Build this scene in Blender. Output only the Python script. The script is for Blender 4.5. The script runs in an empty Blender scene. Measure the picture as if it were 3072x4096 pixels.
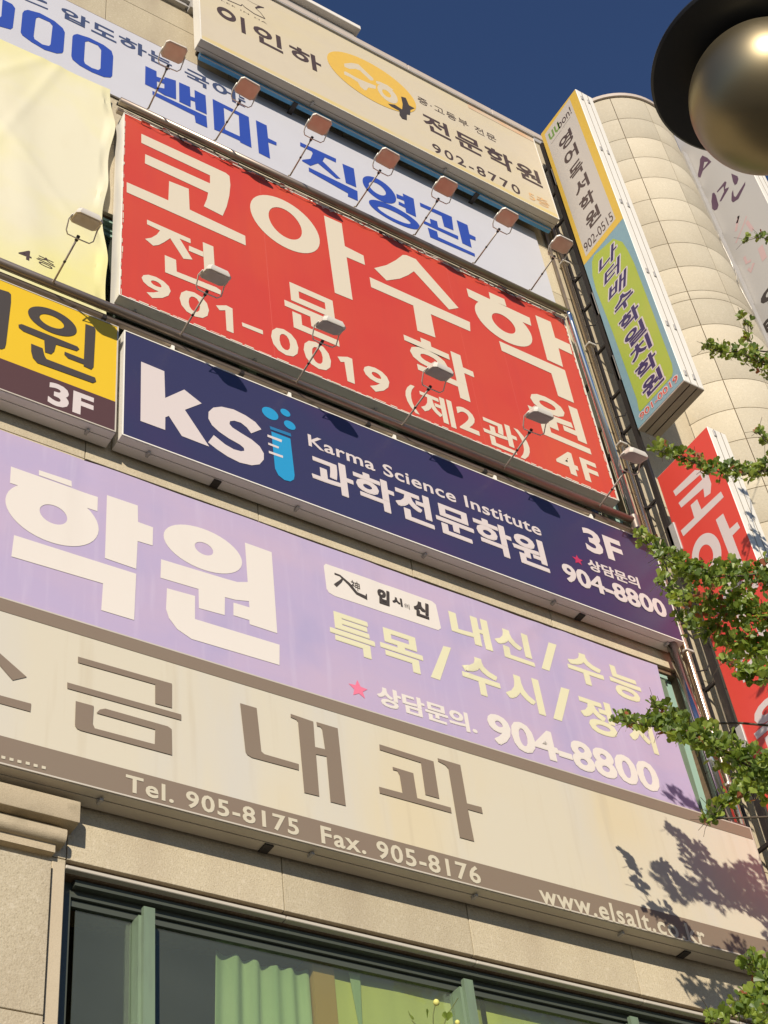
import bpy, bmesh, math, random
import numpy as np
from mathutils import Vector, Matrix
from mathutils.geometry import tessellate_polygon
random.seed(7)
SC = bpy.context.scene
COL = SC.collection

# ------------------------------------------------------------------ camera
YAW, PITCH, ROLL, FPX = 0.66743724, 0.78265967, -0.14707819, 6220.15
CX, CY = 1536.0, 2048.0
CAMZ = 1.6
_f = np.array([math.sin(YAW)*math.cos(PITCH), math.cos(YAW)*math.cos(PITCH), math.sin(PITCH)])
_r = np.array([math.cos(YAW), -math.sin(YAW), 0.0])
_u = np.cross(_r, _f)
AR = math.cos(ROLL)*_r + math.sin(ROLL)*_u
AU = -math.sin(ROLL)*_r + math.cos(ROLL)*_u
AF = _f
cam = bpy.data.objects.new('camera', bpy.data.cameras.new('camera'))
COL.objects.link(cam)
cam.matrix_world = Matrix(((AR[0], AU[0], -AF[0], 0), (AR[1], AU[1], -AF[1], 0), (AR[2], AU[2], -AF[2], CAMZ), (0, 0, 0, 1)))
cam.data.sensor_fit = 'VERTICAL'
cam.data.sensor_height = 36.0
cam.data.lens = 36.0*FPX/4096.0
cam.data.clip_start = 0.05
cam.data.clip_end = 6000
SC.camera = cam

# ------------------------------------------------------------------ light
SUNV = Vector((0.73, 1.0, -0.53)).normalized()          # the way sunlight travels
SUN_EL = math.asin(-SUNV.z)
SUN_AZ = math.atan2(-SUNV.x, -SUNV.y)                   # from +Y towards +X
w = bpy.data.worlds.new('World'); SC.world = w; w.use_nodes = True
nt = w.node_tree
sky = nt.nodes.new('ShaderNodeTexSky'); sky.sky_type = 'NISHITA'; sky.sun_disc = False
sky.sun_elevation = SUN_EL; sky.sun_rotation = SUN_AZ % (2*math.pi)
sky.air_density = 1.0; sky.dust_density = 0.1; sky.ozone_density = 3.0
bg = nt.nodes['Background']; bg.inputs['Strength'].default_value = 0.06
tint = nt.nodes.new('ShaderNodeMix'); tint.data_type = 'RGBA'; tint.blend_type = 'MULTIPLY'; tint.inputs['Factor'].default_value = 1.0
tint.inputs['B'].default_value = (.92, 1.0, 1.28, 1)          # the camera's cool rendering of the whole sky
nt.links.new(sky.outputs[0], tint.inputs['A']); nt.links.new(tint.outputs['Result'], bg.inputs['Color'])
sl = bpy.data.lights.new('sun', 'SUN'); sl.energy = 4.6; sl.angle = math.radians(0.53); sl.color = (1.0, 0.90, 0.775)
sun = bpy.data.objects.new('sun', sl); COL.objects.link(sun)
sun.rotation_euler = SUNV.to_track_quat('-Z', 'Y').to_euler()
SC.view_settings.view_transform = 'Standard'; SC.view_settings.look = 'None'
SC.view_settings.gamma = 1.0; SC.view_settings.use_curve_mapping = False
SC.view_settings.exposure = 0.2

# ------------------------------------------------------------------ helpers
WIN = dict(A=(0,0,.61724), B=(1024,0,.61724), C=(2048,0,.61724), D=(0,1024,.61724), E=(1024,1024,.61724), F=(2048,1024,.61724),
  G=(0,2048,.61724), H=(1024,2048,.61724), I=(2048,2048,.61724), J=(0,3072,.61724), K=(1024,3072,.61724), L=(2048,3072,.61724),
  w1=(1850,1100,.36166), w2=(500,800,.36166), w3=(0,1800,.72333), w4=(850,2700,.72333), w5=(1900,2500,.57263), w6=(1000,500,.60277),
  w7=(500,1400,.48222), w8=(0,0,.48222), w9=(1200,1700,.63291), w10=(1550,1400,.56058), w11=(2150,1050,.33153), w12=(2700,1700,.22600),
  w13=(0,950,.42194), w14=(600,300,.42194), t2=(1000,0,.42194), t3=(1600,350,.42194), z1=(2000,300,.36158), z2=(2200,1000,.36158),
  z3=(2400,1700,.45222), z4=(2560,2600,.36158), z5=(2560,300,.36158), z6=(600,0,.30862), c7=(0,3000,.42194), P=(0,0,1.0))

def ray(win, x, y):
    """direction of sight through a measured point of the survey picture"""
    a, b, s = WIN[win]
    px, py = a + x*s, b + y*s
    return AR*(px-CX) - AU*(py-CY) + AF*FPX

def on_y(win, x, y, yy):            # survey point -> (x, z) on the facade plane y = yy
    d = ray(win, x, y); d = d/d[1]*yy
    return float(d[0]), float(d[2])+CAMZ

def on_x(win, x, y, xx):            # survey point -> (u, z) on a plane x = xx, u = -y
    d = ray(win, x, y); d = d/d[0]*xx
    return float(-d[1]), float(d[2])+CAMZ

def P3(px, py, yy):
    d = ray('P', px, py); d = d/d[1]*yy
    return Vector((float(d[0]), float(d[1]), float(d[2])+CAMZ))

MATS = {}
def mat(name, rgb, rough=0.6, metal=0.0, spec=0.5, noise=None, bump=None, coat=0.0, vary=0.0):
    """noise=(scale, amount, second colour, detail, contrast lo, hi, stretch)  bump=(scale, strength)"""
    m = bpy.data.materials.new(name); m.use_nodes = True
    n = m.node_tree.nodes; l = m.node_tree.links
    b = n['Principled BSDF']
    b.inputs['Base Color'].default_value = (*rgb, 1)
    b.inputs['Roughness'].default_value = rough
    b.inputs['Metallic'].default_value = metal
    b.inputs['Specular IOR Level'].default_value = spec
    b.inputs['Coat Weight'].default_value = coat
    tc = None
    if noise or bump:
        tc = n.new('ShaderNodeTexCoord')
    if noise:
        if not isinstance(noise, list): noise = [noise]
        prev = None
        for (sc, amt, c2, det, lo, hi, st) in noise:
            mp = n.new('ShaderNodeMapping'); mp.inputs['Scale'].default_value = st
            l.new(tc.outputs['Object'], mp.inputs[0])
            t = n.new('ShaderNodeTexNoise'); t.inputs['Scale'].default_value = sc; t.inputs['Detail'].default_value = det
            l.new(mp.outputs[0], t.inputs['Vector'])
            mr = n.new('ShaderNodeMapRange'); mr.inputs['From Min'].default_value = lo; mr.inputs['From Max'].default_value = hi
            mr.inputs['To Max'].default_value = amt
            l.new(t.outputs['Fac'], mr.inputs['Value'])
            mx = n.new('ShaderNodeMix'); mx.data_type = 'RGBA'
            mx.inputs['A'].default_value = (*rgb, 1); mx.inputs['B'].default_value = (*c2, 1)
            if prev is not None: l.new(prev, mx.inputs['A'])
            l.new(mr.outputs[0], mx.inputs['Factor'])
            prev = mx.outputs['Result']
        if vary:
            oi = n.new('ShaderNodeObjectInfo'); vr = n.new('ShaderNodeMapRange'); vr.inputs['To Min'].default_value = 1-vary; vr.inputs['To Max'].default_value = 1+vary*.6
            l.new(oi.outputs['Random'], vr.inputs['Value']); vm = n.new('ShaderNodeVectorMath'); vm.operation = 'SCALE'
            l.new(prev, vm.inputs[0]); l.new(vr.outputs[0], vm.inputs['Scale']); prev = vm.outputs[0]
        l.new(prev, b.inputs['Base Color'])
    if bump:
        t = n.new('ShaderNodeTexNoise'); t.inputs['Scale'].default_value = bump[0]; t.inputs['Detail'].default_value = 4
        l.new(tc.outputs['Object'], t.inputs['Vector'])
        bp = n.new('ShaderNodeBump'); bp.inputs['Strength'].default_value = bump[1]; bp.inputs['Distance'].default_value = 0.01
        l.new(t.outputs['Fac'], bp.inputs['Height']); l.new(bp.outputs[0], b.inputs['Normal'])
    MATS[name] = m
    return m

def link(o, parent=None, label=None, cat=None, group=None, kind=None):
    COL.objects.link(o)
    if parent is not None: o.parent = parent
    if label: o['label'] = label
    if cat: o['category'] = cat
    if group: o['group'] = group
    if kind: o['kind'] = kind
    return o

def thing(name, label, cat, loc=(0, 0, 0), group=None):
    o = bpy.data.objects.new(name, None)
    o.empty_display_size = 0.1
    link(o, None, label, cat, group)
    o.location = loc
    return o

class MB:
    """collects shapes and links them as ONE mesh; coordinates are world, moved to the parent's frame on build"""
    def __init__(s): s.v = []; s.f = []
    def add(s, vs, fs):
        k = len(s.v); s.v += [tuple(float(c) for c in q) for q in vs]; s.f += [tuple(i+k for i in f) for f in fs]
        return s
    def box(s, x0, x1, y0, y1, z0, z1, rot=None, piv=None):
        vs = [(x, y, z) for x in (x0, x1) for y in (y0, y1) for z in (z0, z1)]
        if rot is not None: vs = [tuple(piv + rot @ (Vector(q)-piv)) for q in vs]
        return s.add(vs, [(0, 1, 3, 2), (4, 6, 7, 5), (0, 4, 5, 1), (2, 3, 7, 6), (0, 2, 6, 4), (1, 5, 7, 3)])
    def bbox(s, x0, x1, y0, y1, z0, z1, b=0.01):
        """box with chamfered edges"""
        bm = bmesh.new()
        bmesh.ops.create_cube(bm, size=1)
        bmesh.ops.scale(bm, vec=(x1-x0, y1-y0, z1-z0), verts=bm.verts)
        bmesh.ops.translate(bm, vec=((x0+x1)/2, (y0+y1)/2, (z0+z1)/2), verts=bm.verts)
        bmesh.ops.bevel(bm, geom=bm.edges[:], offset=b, segments=1, affect='EDGES')
        bm.verts.index_update()
        s.add([v.co[:] for v in bm.verts], [[v.index for v in f.verts] for f in bm.faces]); bm.free()
        return s
    def tube(s, pts, r, n=10, cap=True, r2=None):
        pts = [Vector(p) for p in pts]; k = len(s.v); N = len(pts)
        ref = None
        for i, p in enumerate(pts):
            t = (pts[min(i+1, N-1)] - pts[max(i-1, 0)]).normalized()
            if ref is None:
                ref = Vector((0, 0, 1)) if abs(t.z) < .9 else Vector((1, 0, 0))
            a = t.cross(ref).normalized(); b = t.cross(a).normalized(); ref = -b if False else ref
            rr = r if r2 is None else r + (r2-r)*i/(N-1)
            for j in range(n):
                q = p + (a*math.cos(2*math.pi*j/n) + b*math.sin(2*math.pi*j/n))*rr
                s.v.append(tuple(q))
        for i in range(N-1):
            for j in range(n):
                s.f.append((k+i*n+j, k+i*n+(j+1) % n, k+(i+1)*n+(j+1) % n, k+(i+1)*n+j))
        if cap:
            s.f.append(tuple(k+j for j in range(n))[::-1]); s.f.append(tuple(k+(N-1)*n+j for j in range(n)))
        return s
    def lathe(s, prof, c, n=48):
        """profile of (radius, z) turned about the vertical through c"""
        k = len(s.v); M = len(prof)
        for (r, z) in prof:
            for j in range(n):
                a = 2*math.pi*j/n
                s.v.append((c[0]+r*math.cos(a), c[1]+r*math.sin(a), c[2]+z))
        for i in range(M-1):
            for j in range(n):
                s.f.append((k+i*n+j, k+i*n+(j+1) % n, k+(i+1)*n+(j+1) % n, k+(i+1)*n+j))
        return s
    def build(s, name, m, parent=None, smooth=False, **kw):
        me = bpy.data.meshes.new(name)
        off = parent_origin(parent)
        me.from_pydata([(a-off[0], b-off[1], c-off[2]) for a, b, c in s.v], [], s.f)
        bm = bmesh.new(); bm.from_mesh(me); bmesh.ops.recalc_face_normals(bm, faces=bm.faces); bm.to_mesh(me); bm.free()
        me.materials.append(MATS[m] if isinstance(m, str) else m)
        if smooth:
            me.shade_smooth()
            if smooth == 'auto':
                me.set_sharp_from_angle(angle=math.radians(35))
        return link(bpy.data.objects.new(name, me), parent, **kw)

def parent_origin(p):
    o = Vector((0, 0, 0))
    while p is not None:
        o += p.location; p = p.parent
    return o

# ---- print: flat lettering lying on a sign's face
def fit_ellipse(pts):
    A = np.array([[x*x, z*z, x, z] for x, z in pts]); c = np.array(pts).mean(0)
    Q = np.array([[(x-c[0])**2, (z-c[1])**2, x-c[0], z-c[1]] for x, z in pts])
    a, b, d, e = np.linalg.lstsq(Q, np.ones(len(pts)), rcond=None)[0]
    x0, z0 = -d/(2*a), -e/(2*b); k = 1 + a*x0*x0 + b*z0*z0
    return x0+c[0], z0+c[1], math.sqrt(abs(k/a)), math.sqrt(abs(k/b))

class Print:
    """flat shapes on plane y=const (facing -y) or x=const (facing -x); each shape lies a hair above the one before"""
    def __init__(s, axis, c, lift=0.003):
        s.axis, s.c, s.n, s.lift = axis, c, 0, lift
        s.v = []; s.f = []
    def m(s, win, x, y):
        return on_y(win, x, y, s.c) if s.axis == 'y' else on_x(win, x, y, s.c)
    def raw(s, pts, faces):
        s.n += 1; d = s.c - s.lift - 0.00022*s.n
        k = len(s.v)
        for a, z in pts: s.v.append((a, d, z) if s.axis == 'y' else (d, -a, z))
        s.f += [tuple(i+k for i in f) for f in faces]
    def loops(s, *lps):
        flat = [p for lp in lps for p in lp]
        tri = tessellate_polygon([[Vector((a, z, 0)) for a, z in lp] for lp in lps])
        s.raw(flat, tri)
    def poly(s, win, *lps):
        s.loops(*[[s.m(win, x, y) for x, y in lp] for lp in lps]); return s
    def ring(s, win, outer, inner=None, n=40):
        o = fit_ellipse([s.m(win, x, y) for x, y in outer])
        O = [(o[0]+o[2]*math.cos(2*math.pi*i/n), o[1]+o[3]*math.sin(2*math.pi*i/n)) for i in range(n)]
        if inner is None: s.loops(O); return s
        o = fit_ellipse([s.m(win, x, y) for x, y in inner])
        I = [(o[0]+o[2]*math.cos(2*math.pi*i/n), o[1]+o[3]*math.sin(2*math.pi*i/n)) for i in range(n)]
        s.loops(O, I[::-1]); return s
    def stroke(s, win, pts, w):
        """brush stroke: w in metres, a number or one per point"""
        q = [Vector(s.m(win, x, y)) for x, y in pts]; L = []; Rr = []
        for i, p in enumerate(q):
            t = (q[min(i+1, len(q)-1)]-q[max(i-1, 0)]).normalized(); nn = Vector((-t.y, t.x))
            ww = (w if not isinstance(w, (list, tuple)) else w[i])/2
            L.append(tuple(p+nn*ww)); Rr.append(tuple(p-nn*ww))
        k = len(q); s.raw(L+Rr, [(i, i+1, k+i+1, k+i) for i in range(k-1)]); return s
    def rect(s, a0, a1, z0, z1):
        s.raw([(a0, z0), (a1, z0), (a1, z1), (a0, z1)], [(0, 1, 2, 3)]); return s
    def star(s, win, x, y, r):
        c = s.m(win, x, y)
        P = []
        for i in range(10):
            rr = r if i % 2 == 0 else r*.45; a = math.pi/2+i*math.pi/5
            P.append((c[0]+rr*math.cos(a), c[1]+rr*math.sin(a)))
        s.loops(P); return s
    def text(s, win, body, l, r, t, b, bold=0.0, grow=0.0, shear=0.0, spacing=1.0, fat=0.0):
        """letters fitted between four measured edge points: left, right, top, bottom"""
        wl = lambda q: (q[0], q[1], q[2]) if isinstance(q[0], str) else (win, q[0], q[1])
        a0 = s.m(*wl(l))[0]; a1 = s.m(*wl(r))[0]; z1 = s.m(*wl(t))[1]; z0 = s.m(*wl(b))[1]
        return s.text_box(body, a0, a1, z0, z1, bold, grow, shear, spacing, fat)
    def text_box(s, body, a0, a1, z0, z1, bold=0.0, grow=0.0, shear=0.0, spacing=1.0, fat=0.0):
        cu = bpy.data.curves.new('t', 'FONT'); cu.body = body; cu.offset = bold; cu.resolution_u = 3; cu.shear = shear; cu.space_character = spacing
        ob = bpy.data.objects.new('t', cu); COL.objects.link(ob)
        dg = bpy.context.evaluated_depsgraph_get(); me = bpy.data.meshes.new_from_object(ob.evaluated_get(dg))
        co = np.array([v.co[:2] for v in me.vertices]); fs = [tuple(p.vertices) for p in me.polygons]
        bpy.data.objects.remove(ob); bpy.data.meshes.remove(me); bpy.data.curves.remove(cu)
        mn, mx = co.min(0), co.max(0)
        a0 -= grow; a1 += grow; z0 -= grow; z1 += grow
        h = z1-z0
        if fat:
            a0 += fat*h; a1 -= fat*h; z0 += fat*h*.8; z1 -= fat*h*.8
        q = (co-mn)/(mx-mn)*np.array([a1-a0, z1-z0]) + np.array([a0, z0])
        sh = [(0, 0)]
        if fat: sh = [(1, .8), (-1, .8), (1, -.8), (-1, -.8), (1.2, 0), (-1.2, 0), (0, 0)]
        for dx, dz in sh: s.raw([(p[0]+dx*fat*h, p[1]+dz*fat*h) for p in q], fs)
        return s
    def build(s, m, parent, name='lettering', **kw):
        b = MB(); b.v = s.v; b.f = s.f
        me = bpy.data.meshes.new(name); off = parent_origin(parent)
        me.from_pydata([(a-off[0], q-off[1], c-off[2]) for a, q, c in s.v], [], s.f)
        me.materials.append(MATS[m])
        o = link(bpy.data.objects.new(name, me), parent, **kw)
        s.v = []; s.f = []
        return o

def conform(o, fn, lift, step=.06):
    """cut flat print into strips and lay it on the folds of its cloth; fn(x, z) gives the cloth's y"""
    me = o.data; off = parent_origin(o.parent); bm = bmesh.new(); bm.from_mesh(me)
    xs = [v.co.x for v in bm.verts]; zs = [v.co.z for v in bm.verts]
    for k in range(int((max(xs)-min(xs))/step)):
        bmesh.ops.bisect_plane(bm, geom=bm.verts[:]+bm.edges[:]+bm.faces[:], plane_co=(min(xs)+(k+1)*step, 0, 0), plane_no=(1, 0, 0))
    for k in range(int((max(zs)-min(zs))/(step*1.5))):
        bmesh.ops.bisect_plane(bm, geom=bm.verts[:]+bm.edges[:]+bm.faces[:], plane_co=(0, 0, min(zs)+(k+1)*step*1.5), plane_no=(0, 0, 1))
    y0 = max(v.co.y for v in bm.verts)
    for v in bm.verts: v.co.y = fn(v.co.x+off.x, v.co.z+off.z) - off.y - lift + (v.co.y-y0)
    bm.to_mesh(me); bm.free()
# ------------------------------------------------------------------ materials
STR = (1, 1, 1)
mat('stone', (.51, .44, .30), .85, noise=[(75, .65, (.31, .25, .155), 3, .5, .72, STR), (30, .7, (.62, .545, .40), 3, .52, .75, STR), (1.7, .6, (.38, .31, .21), 6, .45, .75, (1.6, 1, .5))], bump=(90, .45), vary=.13)
mat('stone_tower', (.52, .465, .345), .8, noise=[(70, .5, (.36, .30, .20), 3, .5, .75, STR), (28, .5, (.62, .55, .42), 3, .52, .75, STR), (1.4, .45, (.42, .35, .24), 6, .45, .8, (1, 1, .7))], bump=(90, .4), vary=.16)
mat('stone_pale', (.50, .42, .29), .8, noise=[(160, .4, (.36, .29, .19), 3, .45, .75, STR), (3.0, .3, (.42, .34, .22), 5, .4, .8, STR)], bump=(180, .2))
mat('stone_weathered', (.47, .39, .26), .85, noise=[(120, .5, (.30, .24, .15), 3, .45, .75, STR), (5.0, .8, (.22, .18, .11), 6, .5, .8, STR)], bump=(140, .3))
mat('mortar', (.14, .09, .05), .9, noise=(30, .5, (.24, .16, .09), 3, .4, .7, STR))
mat('joint', (.27, .19, .11), .95)
mat('pavement', (.125, .118, .105), .9, noise=(4, .5, (.09, .085, .075), 6, .3, .7, STR), bump=(30, .2))
mat('concrete', (.33, .31, .28), .9, noise=(4, .5, (.24, .22, .19), 6, .3, .7, STR), bump=(30, .2))
mat('asphalt', (.055, .055, .055), .9, noise=(40, .5, (.035, .035, .035), 3, .3, .7, STR))
mat('road_paint', (.7, .7, .66), .7)
mat('white_metal', (.78, .75, .66), .45, noise=(9, .25, (.60, .54, .42), 5, .5, .85, (1, 1, .15)))
mat('white_trim', (.74, .70, .62), .5)
mat('moulding_stone', (.47, .43, .35), .7)
mat('coping', (.50, .43, .36), .6, noise=(5, .4, (.36, .30, .24), 4, .3, .8, STR))
mat('grey_metal', (.40, .385, .36), .5, .1, noise=(7, .4, (.26, .24, .21), 5, .4, .8, (1, 1, 1)))
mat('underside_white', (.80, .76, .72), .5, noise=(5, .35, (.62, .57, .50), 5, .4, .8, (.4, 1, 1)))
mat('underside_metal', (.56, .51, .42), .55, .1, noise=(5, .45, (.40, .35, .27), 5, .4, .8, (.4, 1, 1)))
mat('blade_underside', (.30, .26, .205), .5, .1, noise=(5, .4, (.22, .18, .13), 5, .4, .8, STR))
mat('dark_metal', (.035, .03, .028), .5, .4)
mat('rail_steel', (.40, .33, .27), .36, .75, noise=(3, .6, (.20, .15, .11), 4, .35, .7, (.3, 2, 2)))
mat('chrome', (.62, .60, .58), .14, 1.0)
mat('chrome_warm', (.62, .50, .36), .2, .95)
mat('blue_beam', (.09, .34, .60), .5, .1, noise=(14, .5, (.05, .20, .38), 4, .45, .8, (.5, 1, 1)))
mat('red_face', (.53, .052, .033), .42, noise=[(.7, .6, (.56, .085, .035), 3, .42, .7, STR), (3, .35, (.46, .05, .04), 5, .5, .8, (2.2, 1, .15))])
mat('red_blade_face', (.62, .058, .04), .4, noise=(1.2, .3, (.55, .05, .04), 3, .4, .8, STR))
mat('red_seam', (.60, .12, .09), .5)
mat('cream_print', (.62, .55, .42), .5)
mat('navy_face', (.038, .038, .092), .28, noise=(.45, .7, (.075, .03, .095), 2, .45, .7, STR))
mat('pale_print', (.60, .53, .50), .5)
mat('cyan_print', (.02, .27, .50), .45)
mat('cyan_deep', (.02, .16, .33), .45)
mat('star_red', (.45, .03, .09), .5)
mat('yellow_face', (.70, .46, .018), .42, noise=(1.4, .25, (.62, .40, .02), 4, .45, .8, STR))
mat('brown_band', (.085, .040, .038), .45)
mat('charcoal_print', (.055, .045, .038), .5)
mat('purple_cloth', (.405, .335, .485), .75, noise=[(1.1, .7, (.47, .36, .46), 4, .40, .68, (.8, 1, 1.6)), (2.2, .55, (.31, .29, .46), 6, .54, .76, (.9, 1, .4)), (5, .4, (.52, .45, .56), 5, .55, .8, (2.5, 1, .2))])
mat('purple_print', (.66, .61, .54), .7, noise=(2, .2, (.58, .52, .44), 4, .5, .9, (3, 1, .3)))
mat('yellow_print', (.64, .61, .40), .7)
mat('star_pink', (.70, .17, .26), .7)
mat('ink', (.045, .035, .03), .7)
mat('beige_face', (.58, .53, .405), .5, noise=[(.75, .5, (.61, .50, .28), 4, .52, .74, (1.0, 1, .6)), (1.4, .7, (.54, .515, .45), 4, .5, .72, (1.6, 1, .25)), (4.0, .5, (.46, .385, .25), 5, .58, .80, (2.2, 1, .12))])
mat('taupe', (.215, .165, .115), .5, noise=(2, .3, (.20, .135, .10), 4, .4, .8, STR))
mat('taupe_pale', (.55, .50, .37), .5)
mat('banner_white', (.52, .52, .55), .6, noise=(1.6, .35, (.46, .455, .48), 4, .4, .8, STR))
mat('blue_print', (.022, .062, .33), .5)
mat('blue_edge', (.03, .05, .13), .5)
mat('slate_print', (.045, .065, .14), .5)
mat('cream_cloth', (.66, .62, .45), .75, noise=[(.6, .9, (.68, .63, .24), 4, .42, .70, (1, 1, 1.0)), (3, .25, (.56, .50, .33), 4, .5, .8, (1, 1, .4))])
mat('top_face', (.58, .505, .37), .5, noise=[(1.0, .55, (.62, .52, .27), 4, .45, .75, (.5, 1, 1.2)), (4, .3, (.50, .43, .32), 5, .5, .85, STR)])
mat('stain_yellow', (.62, .49, .20), .55, noise=(8, .8, (.58, .50, .34), 4, .35, .7, (.4, 1, 1)))
mat('stain_orange', (.60, .38, .22), .55, noise=(7, .9, (.58, .50, .37), 4, .35, .7, (.5, 1, 1)))
mat('gold_print', (.68, .43, .075), .5, noise=(14, .3, (.58, .36, .08), 4, .4, .8, STR))
mat('orange_print', (.66, .40, .18), .6)
mat('blade_yellow', (.62, .41, .06), .5, noise=(6, .4, (.62, .45, .12), 4, .4, .8, STR))
mat('blade_white', (.50, .46, .41), .5)
mat('blade_blue', (.20, .33, .37), .5, noise=(18, .35, (.16, .27, .35), 4, .4, .8, STR))
mat('blade_green', (.33, .42, .055), .5, noise=(1.5, .5, (.42, .42, .08), 3, .4, .7, STR))
mat('brown_print', (.07, .045, .04), .5)
mat('navy_print', (.04, .025, .10), .5)
mat('halo_print', (.55, .50, .48), .5)
mat('red_print', (.52, .08, .05), .5)
mat('leaf_green_print', (.16, .27, .06), .5)
mat('grey_face', (.45, .43, .40), .55, noise=(1.5, .3, (.42, .41, .39), 4, .4, .8, STR))
mat('plum_print', (.10, .052, .085), .6)
mat('pink_print', (.52, .36, .345), .7)
mat('window_green', (.17, .235, .15), .5, .1, noise=(6, .5, (.12, .15, .11), 4, .4, .7, (3, 1, .4)))
mat('window_dark', (.075, .085, .065), .4, .2)
mat('interior', (.09, .075, .06), .9)
mat('interior_pillar', (.60, .32, .12), .8)
mat('blind_cloth', (.78, .70, .28), .85, noise=(1.5, .5, (.66, .64, .28), 4, .4, .7, STR))
mat('curtain_cloth', (.50, .56, .43), .85, noise=(3, .5, (.30, .40, .30), 4, .4, .7, (3, 1, .3)))
mat('teal_lit_glass', (.36, .58, .47), .85)
mat('frame_teal', (.30, .45, .37), .45)
mat('lamp_housing', (.68, .63, .54), .5, .2)
mat('lamp_wire', (.70, .66, .58), .35, .4)
mat('lamp_arm', (.46, .40, .33), .4, .4)
mat('globe_bronze', (.25, .21, .13), .40, .92, noise=(3, .3, (.36, .28, .13), 3, .3, .7, STR))
mat('shade_black', (.024, .026, .031), .42, .2)
mat('bark', (.10, .075, .05), .9, noise=(20, .5, (.06, .045, .03), 4, .4, .7, STR))
mat('bud_yellow', (.62, .60, .16), .7)
mat('stem_green', (.12, .14, .04), .7)

def leaf_mat(name, rgb, tr):
    m = bpy.data.materials.new(name); m.use_nodes = True; n = m.node_tree.nodes; l = m.node_tree.links
    out = n['Material Output']; b = n['Principled BSDF']; b.inputs['Roughness'].default_value = .45
    b.inputs['Base Color'].default_value = (*rgb, 1)
    t = n.new('ShaderNodeBsdfTranslucent'); t.inputs[0].default_value = (*tr, 1)
    mx = n.new('ShaderNodeMixShader'); mx.inputs[0].default_value = .35
    l.new(b.outputs[0], mx.inputs[1]); l.new(t.outputs[0], mx.inputs[2]); l.new(mx.outputs[0], out.inputs[0]); MATS[name] = m
leaf_mat('leaf_a', (.16, .23, .035), (.38, .50, .04))
leaf_mat('leaf_b', (.095, .15, .03), (.23, .34, .03))
leaf_mat('leaf_c', (.24, .31, .05), (.52, .60, .06))
leaf_mat('leaf_red', (.34, .11, .05), (.42, .14, .05))

def lampglass():
    m = bpy.data.materials.new('lamp_glass'); m.use_nodes = True; n = m.node_tree.nodes; l = m.node_tree.links
    b = n['Principled BSDF']; b.inputs['Base Color'].default_value = (.48, .36, .28, 1); b.inputs['Roughness'].default_value = .22
    b.inputs['Coat Weight'].default_value = .6
    tc = n.new('ShaderNodeTexCoord'); t = n.new('ShaderNodeTexNoise'); t.inputs['Scale'].default_value = 9
    l.new(tc.outputs['Object'], t.inputs['Vector'])
    mx = n.new('ShaderNodeMix'); mx.data_type = 'RGBA'; mx.inputs['A'].default_value = (.80, .64, .53, 1); mx.inputs['B'].default_value = (.62, .44, .35, 1)
    l.new(t.outputs['Fac'], mx.inputs['Factor']); l.new(mx.outputs['Result'], b.inputs['Base Color']); MATS['lamp_glass'] = m
lampglass()
def lampglass2():
    m = MATS['lamp_glass'].copy(); MATS['lamp_glass_grey'] = m
    for nn in m.node_tree.nodes:
        if nn.bl_idname == 'ShaderNodeMix':
            nn.inputs['A'].default_value = (.60, .55, .50, 1); nn.inputs['B'].default_value = (.45, .41, .37, 1)
lampglass2()
def pane():
    m = bpy.data.materials.new('pane_glass'); m.use_nodes = True; n = m.node_tree.nodes; l = m.node_tree.links
    out = n['Material Output']; n.remove(n['Principled BSDF'])
    tr = n.new('ShaderNodeBsdfTransparent'); tr.inputs[0].default_value = (.80, .865, .73, 1)
    gl = n.new('ShaderNodeBsdfGlossy'); gl.inputs['Roughness'].default_value = .03; gl.inputs[0].default_value = (.8, .95, .9, 1)
    lw = n.new('ShaderNodeLayerWeight'); fr = n.new('ShaderNodeMath'); fr.operation = 'POWER'; fr.inputs[1].default_value = 3.0; l.new(lw.outputs['Facing'], fr.inputs[0])
    ml = n.new('ShaderNodeMath'); ml.operation = 'MULTIPLY_ADD'; ml.inputs[1].default_value = .5; ml.inputs[2].default_value = .04
    l.new(fr.outputs[0], ml.inputs[0])
    mx = n.new('ShaderNodeMixShader'); l.new(ml.outputs[0], mx.inputs[0]); l.new(tr.outputs[0], mx.inputs[1]); l.new(gl.outputs[0], mx.inputs[2])
    df = n.new('ShaderNodeBsdfDiffuse'); df.inputs[0].default_value = (.34, .37, .33, 1)
    tc = n.new('ShaderNodeTexCoord'); tx = n.new('ShaderNodeTexNoise'); tx.inputs['Scale'].default_value = 1.3; l.new(tc.outputs['Object'], tx.inputs['Vector'])
    mr = n.new('ShaderNodeMapRange'); mr.inputs['To Min'].default_value = .05; mr.inputs['To Max'].default_value = .13; l.new(tx.outputs['Fac'], mr.inputs['Value'])
    m2 = n.new('ShaderNodeMixShader'); l.new(mr.outputs[0], m2.inputs[0]); l.new(mx.outputs[0], m2.inputs[1]); l.new(df.outputs[0], m2.inputs[2])
    l.new(m2.outputs[0], out.inputs[0]); MATS['pane_glass'] = m
pane()

# ------------------------------------------------------------------ the setting
MB().box(-600, 600, -600, 600, -.3, 0).build('ground', 'pavement', kind='structure')
MB().box(-300, 300, -9.5, -2.2, .0, .006).build('road', 'asphalt', kind='structure')
MB().box(-300, 300, -2.2, -2.0, .0, .14).build('kerb', 'stone', kind='structure')
for x in range(-40, 44, 8):
    MB().box(x, x+4, -5.95, -5.8, .006, .011).build('road_marking', 'road_paint', kind='structure')

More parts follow.
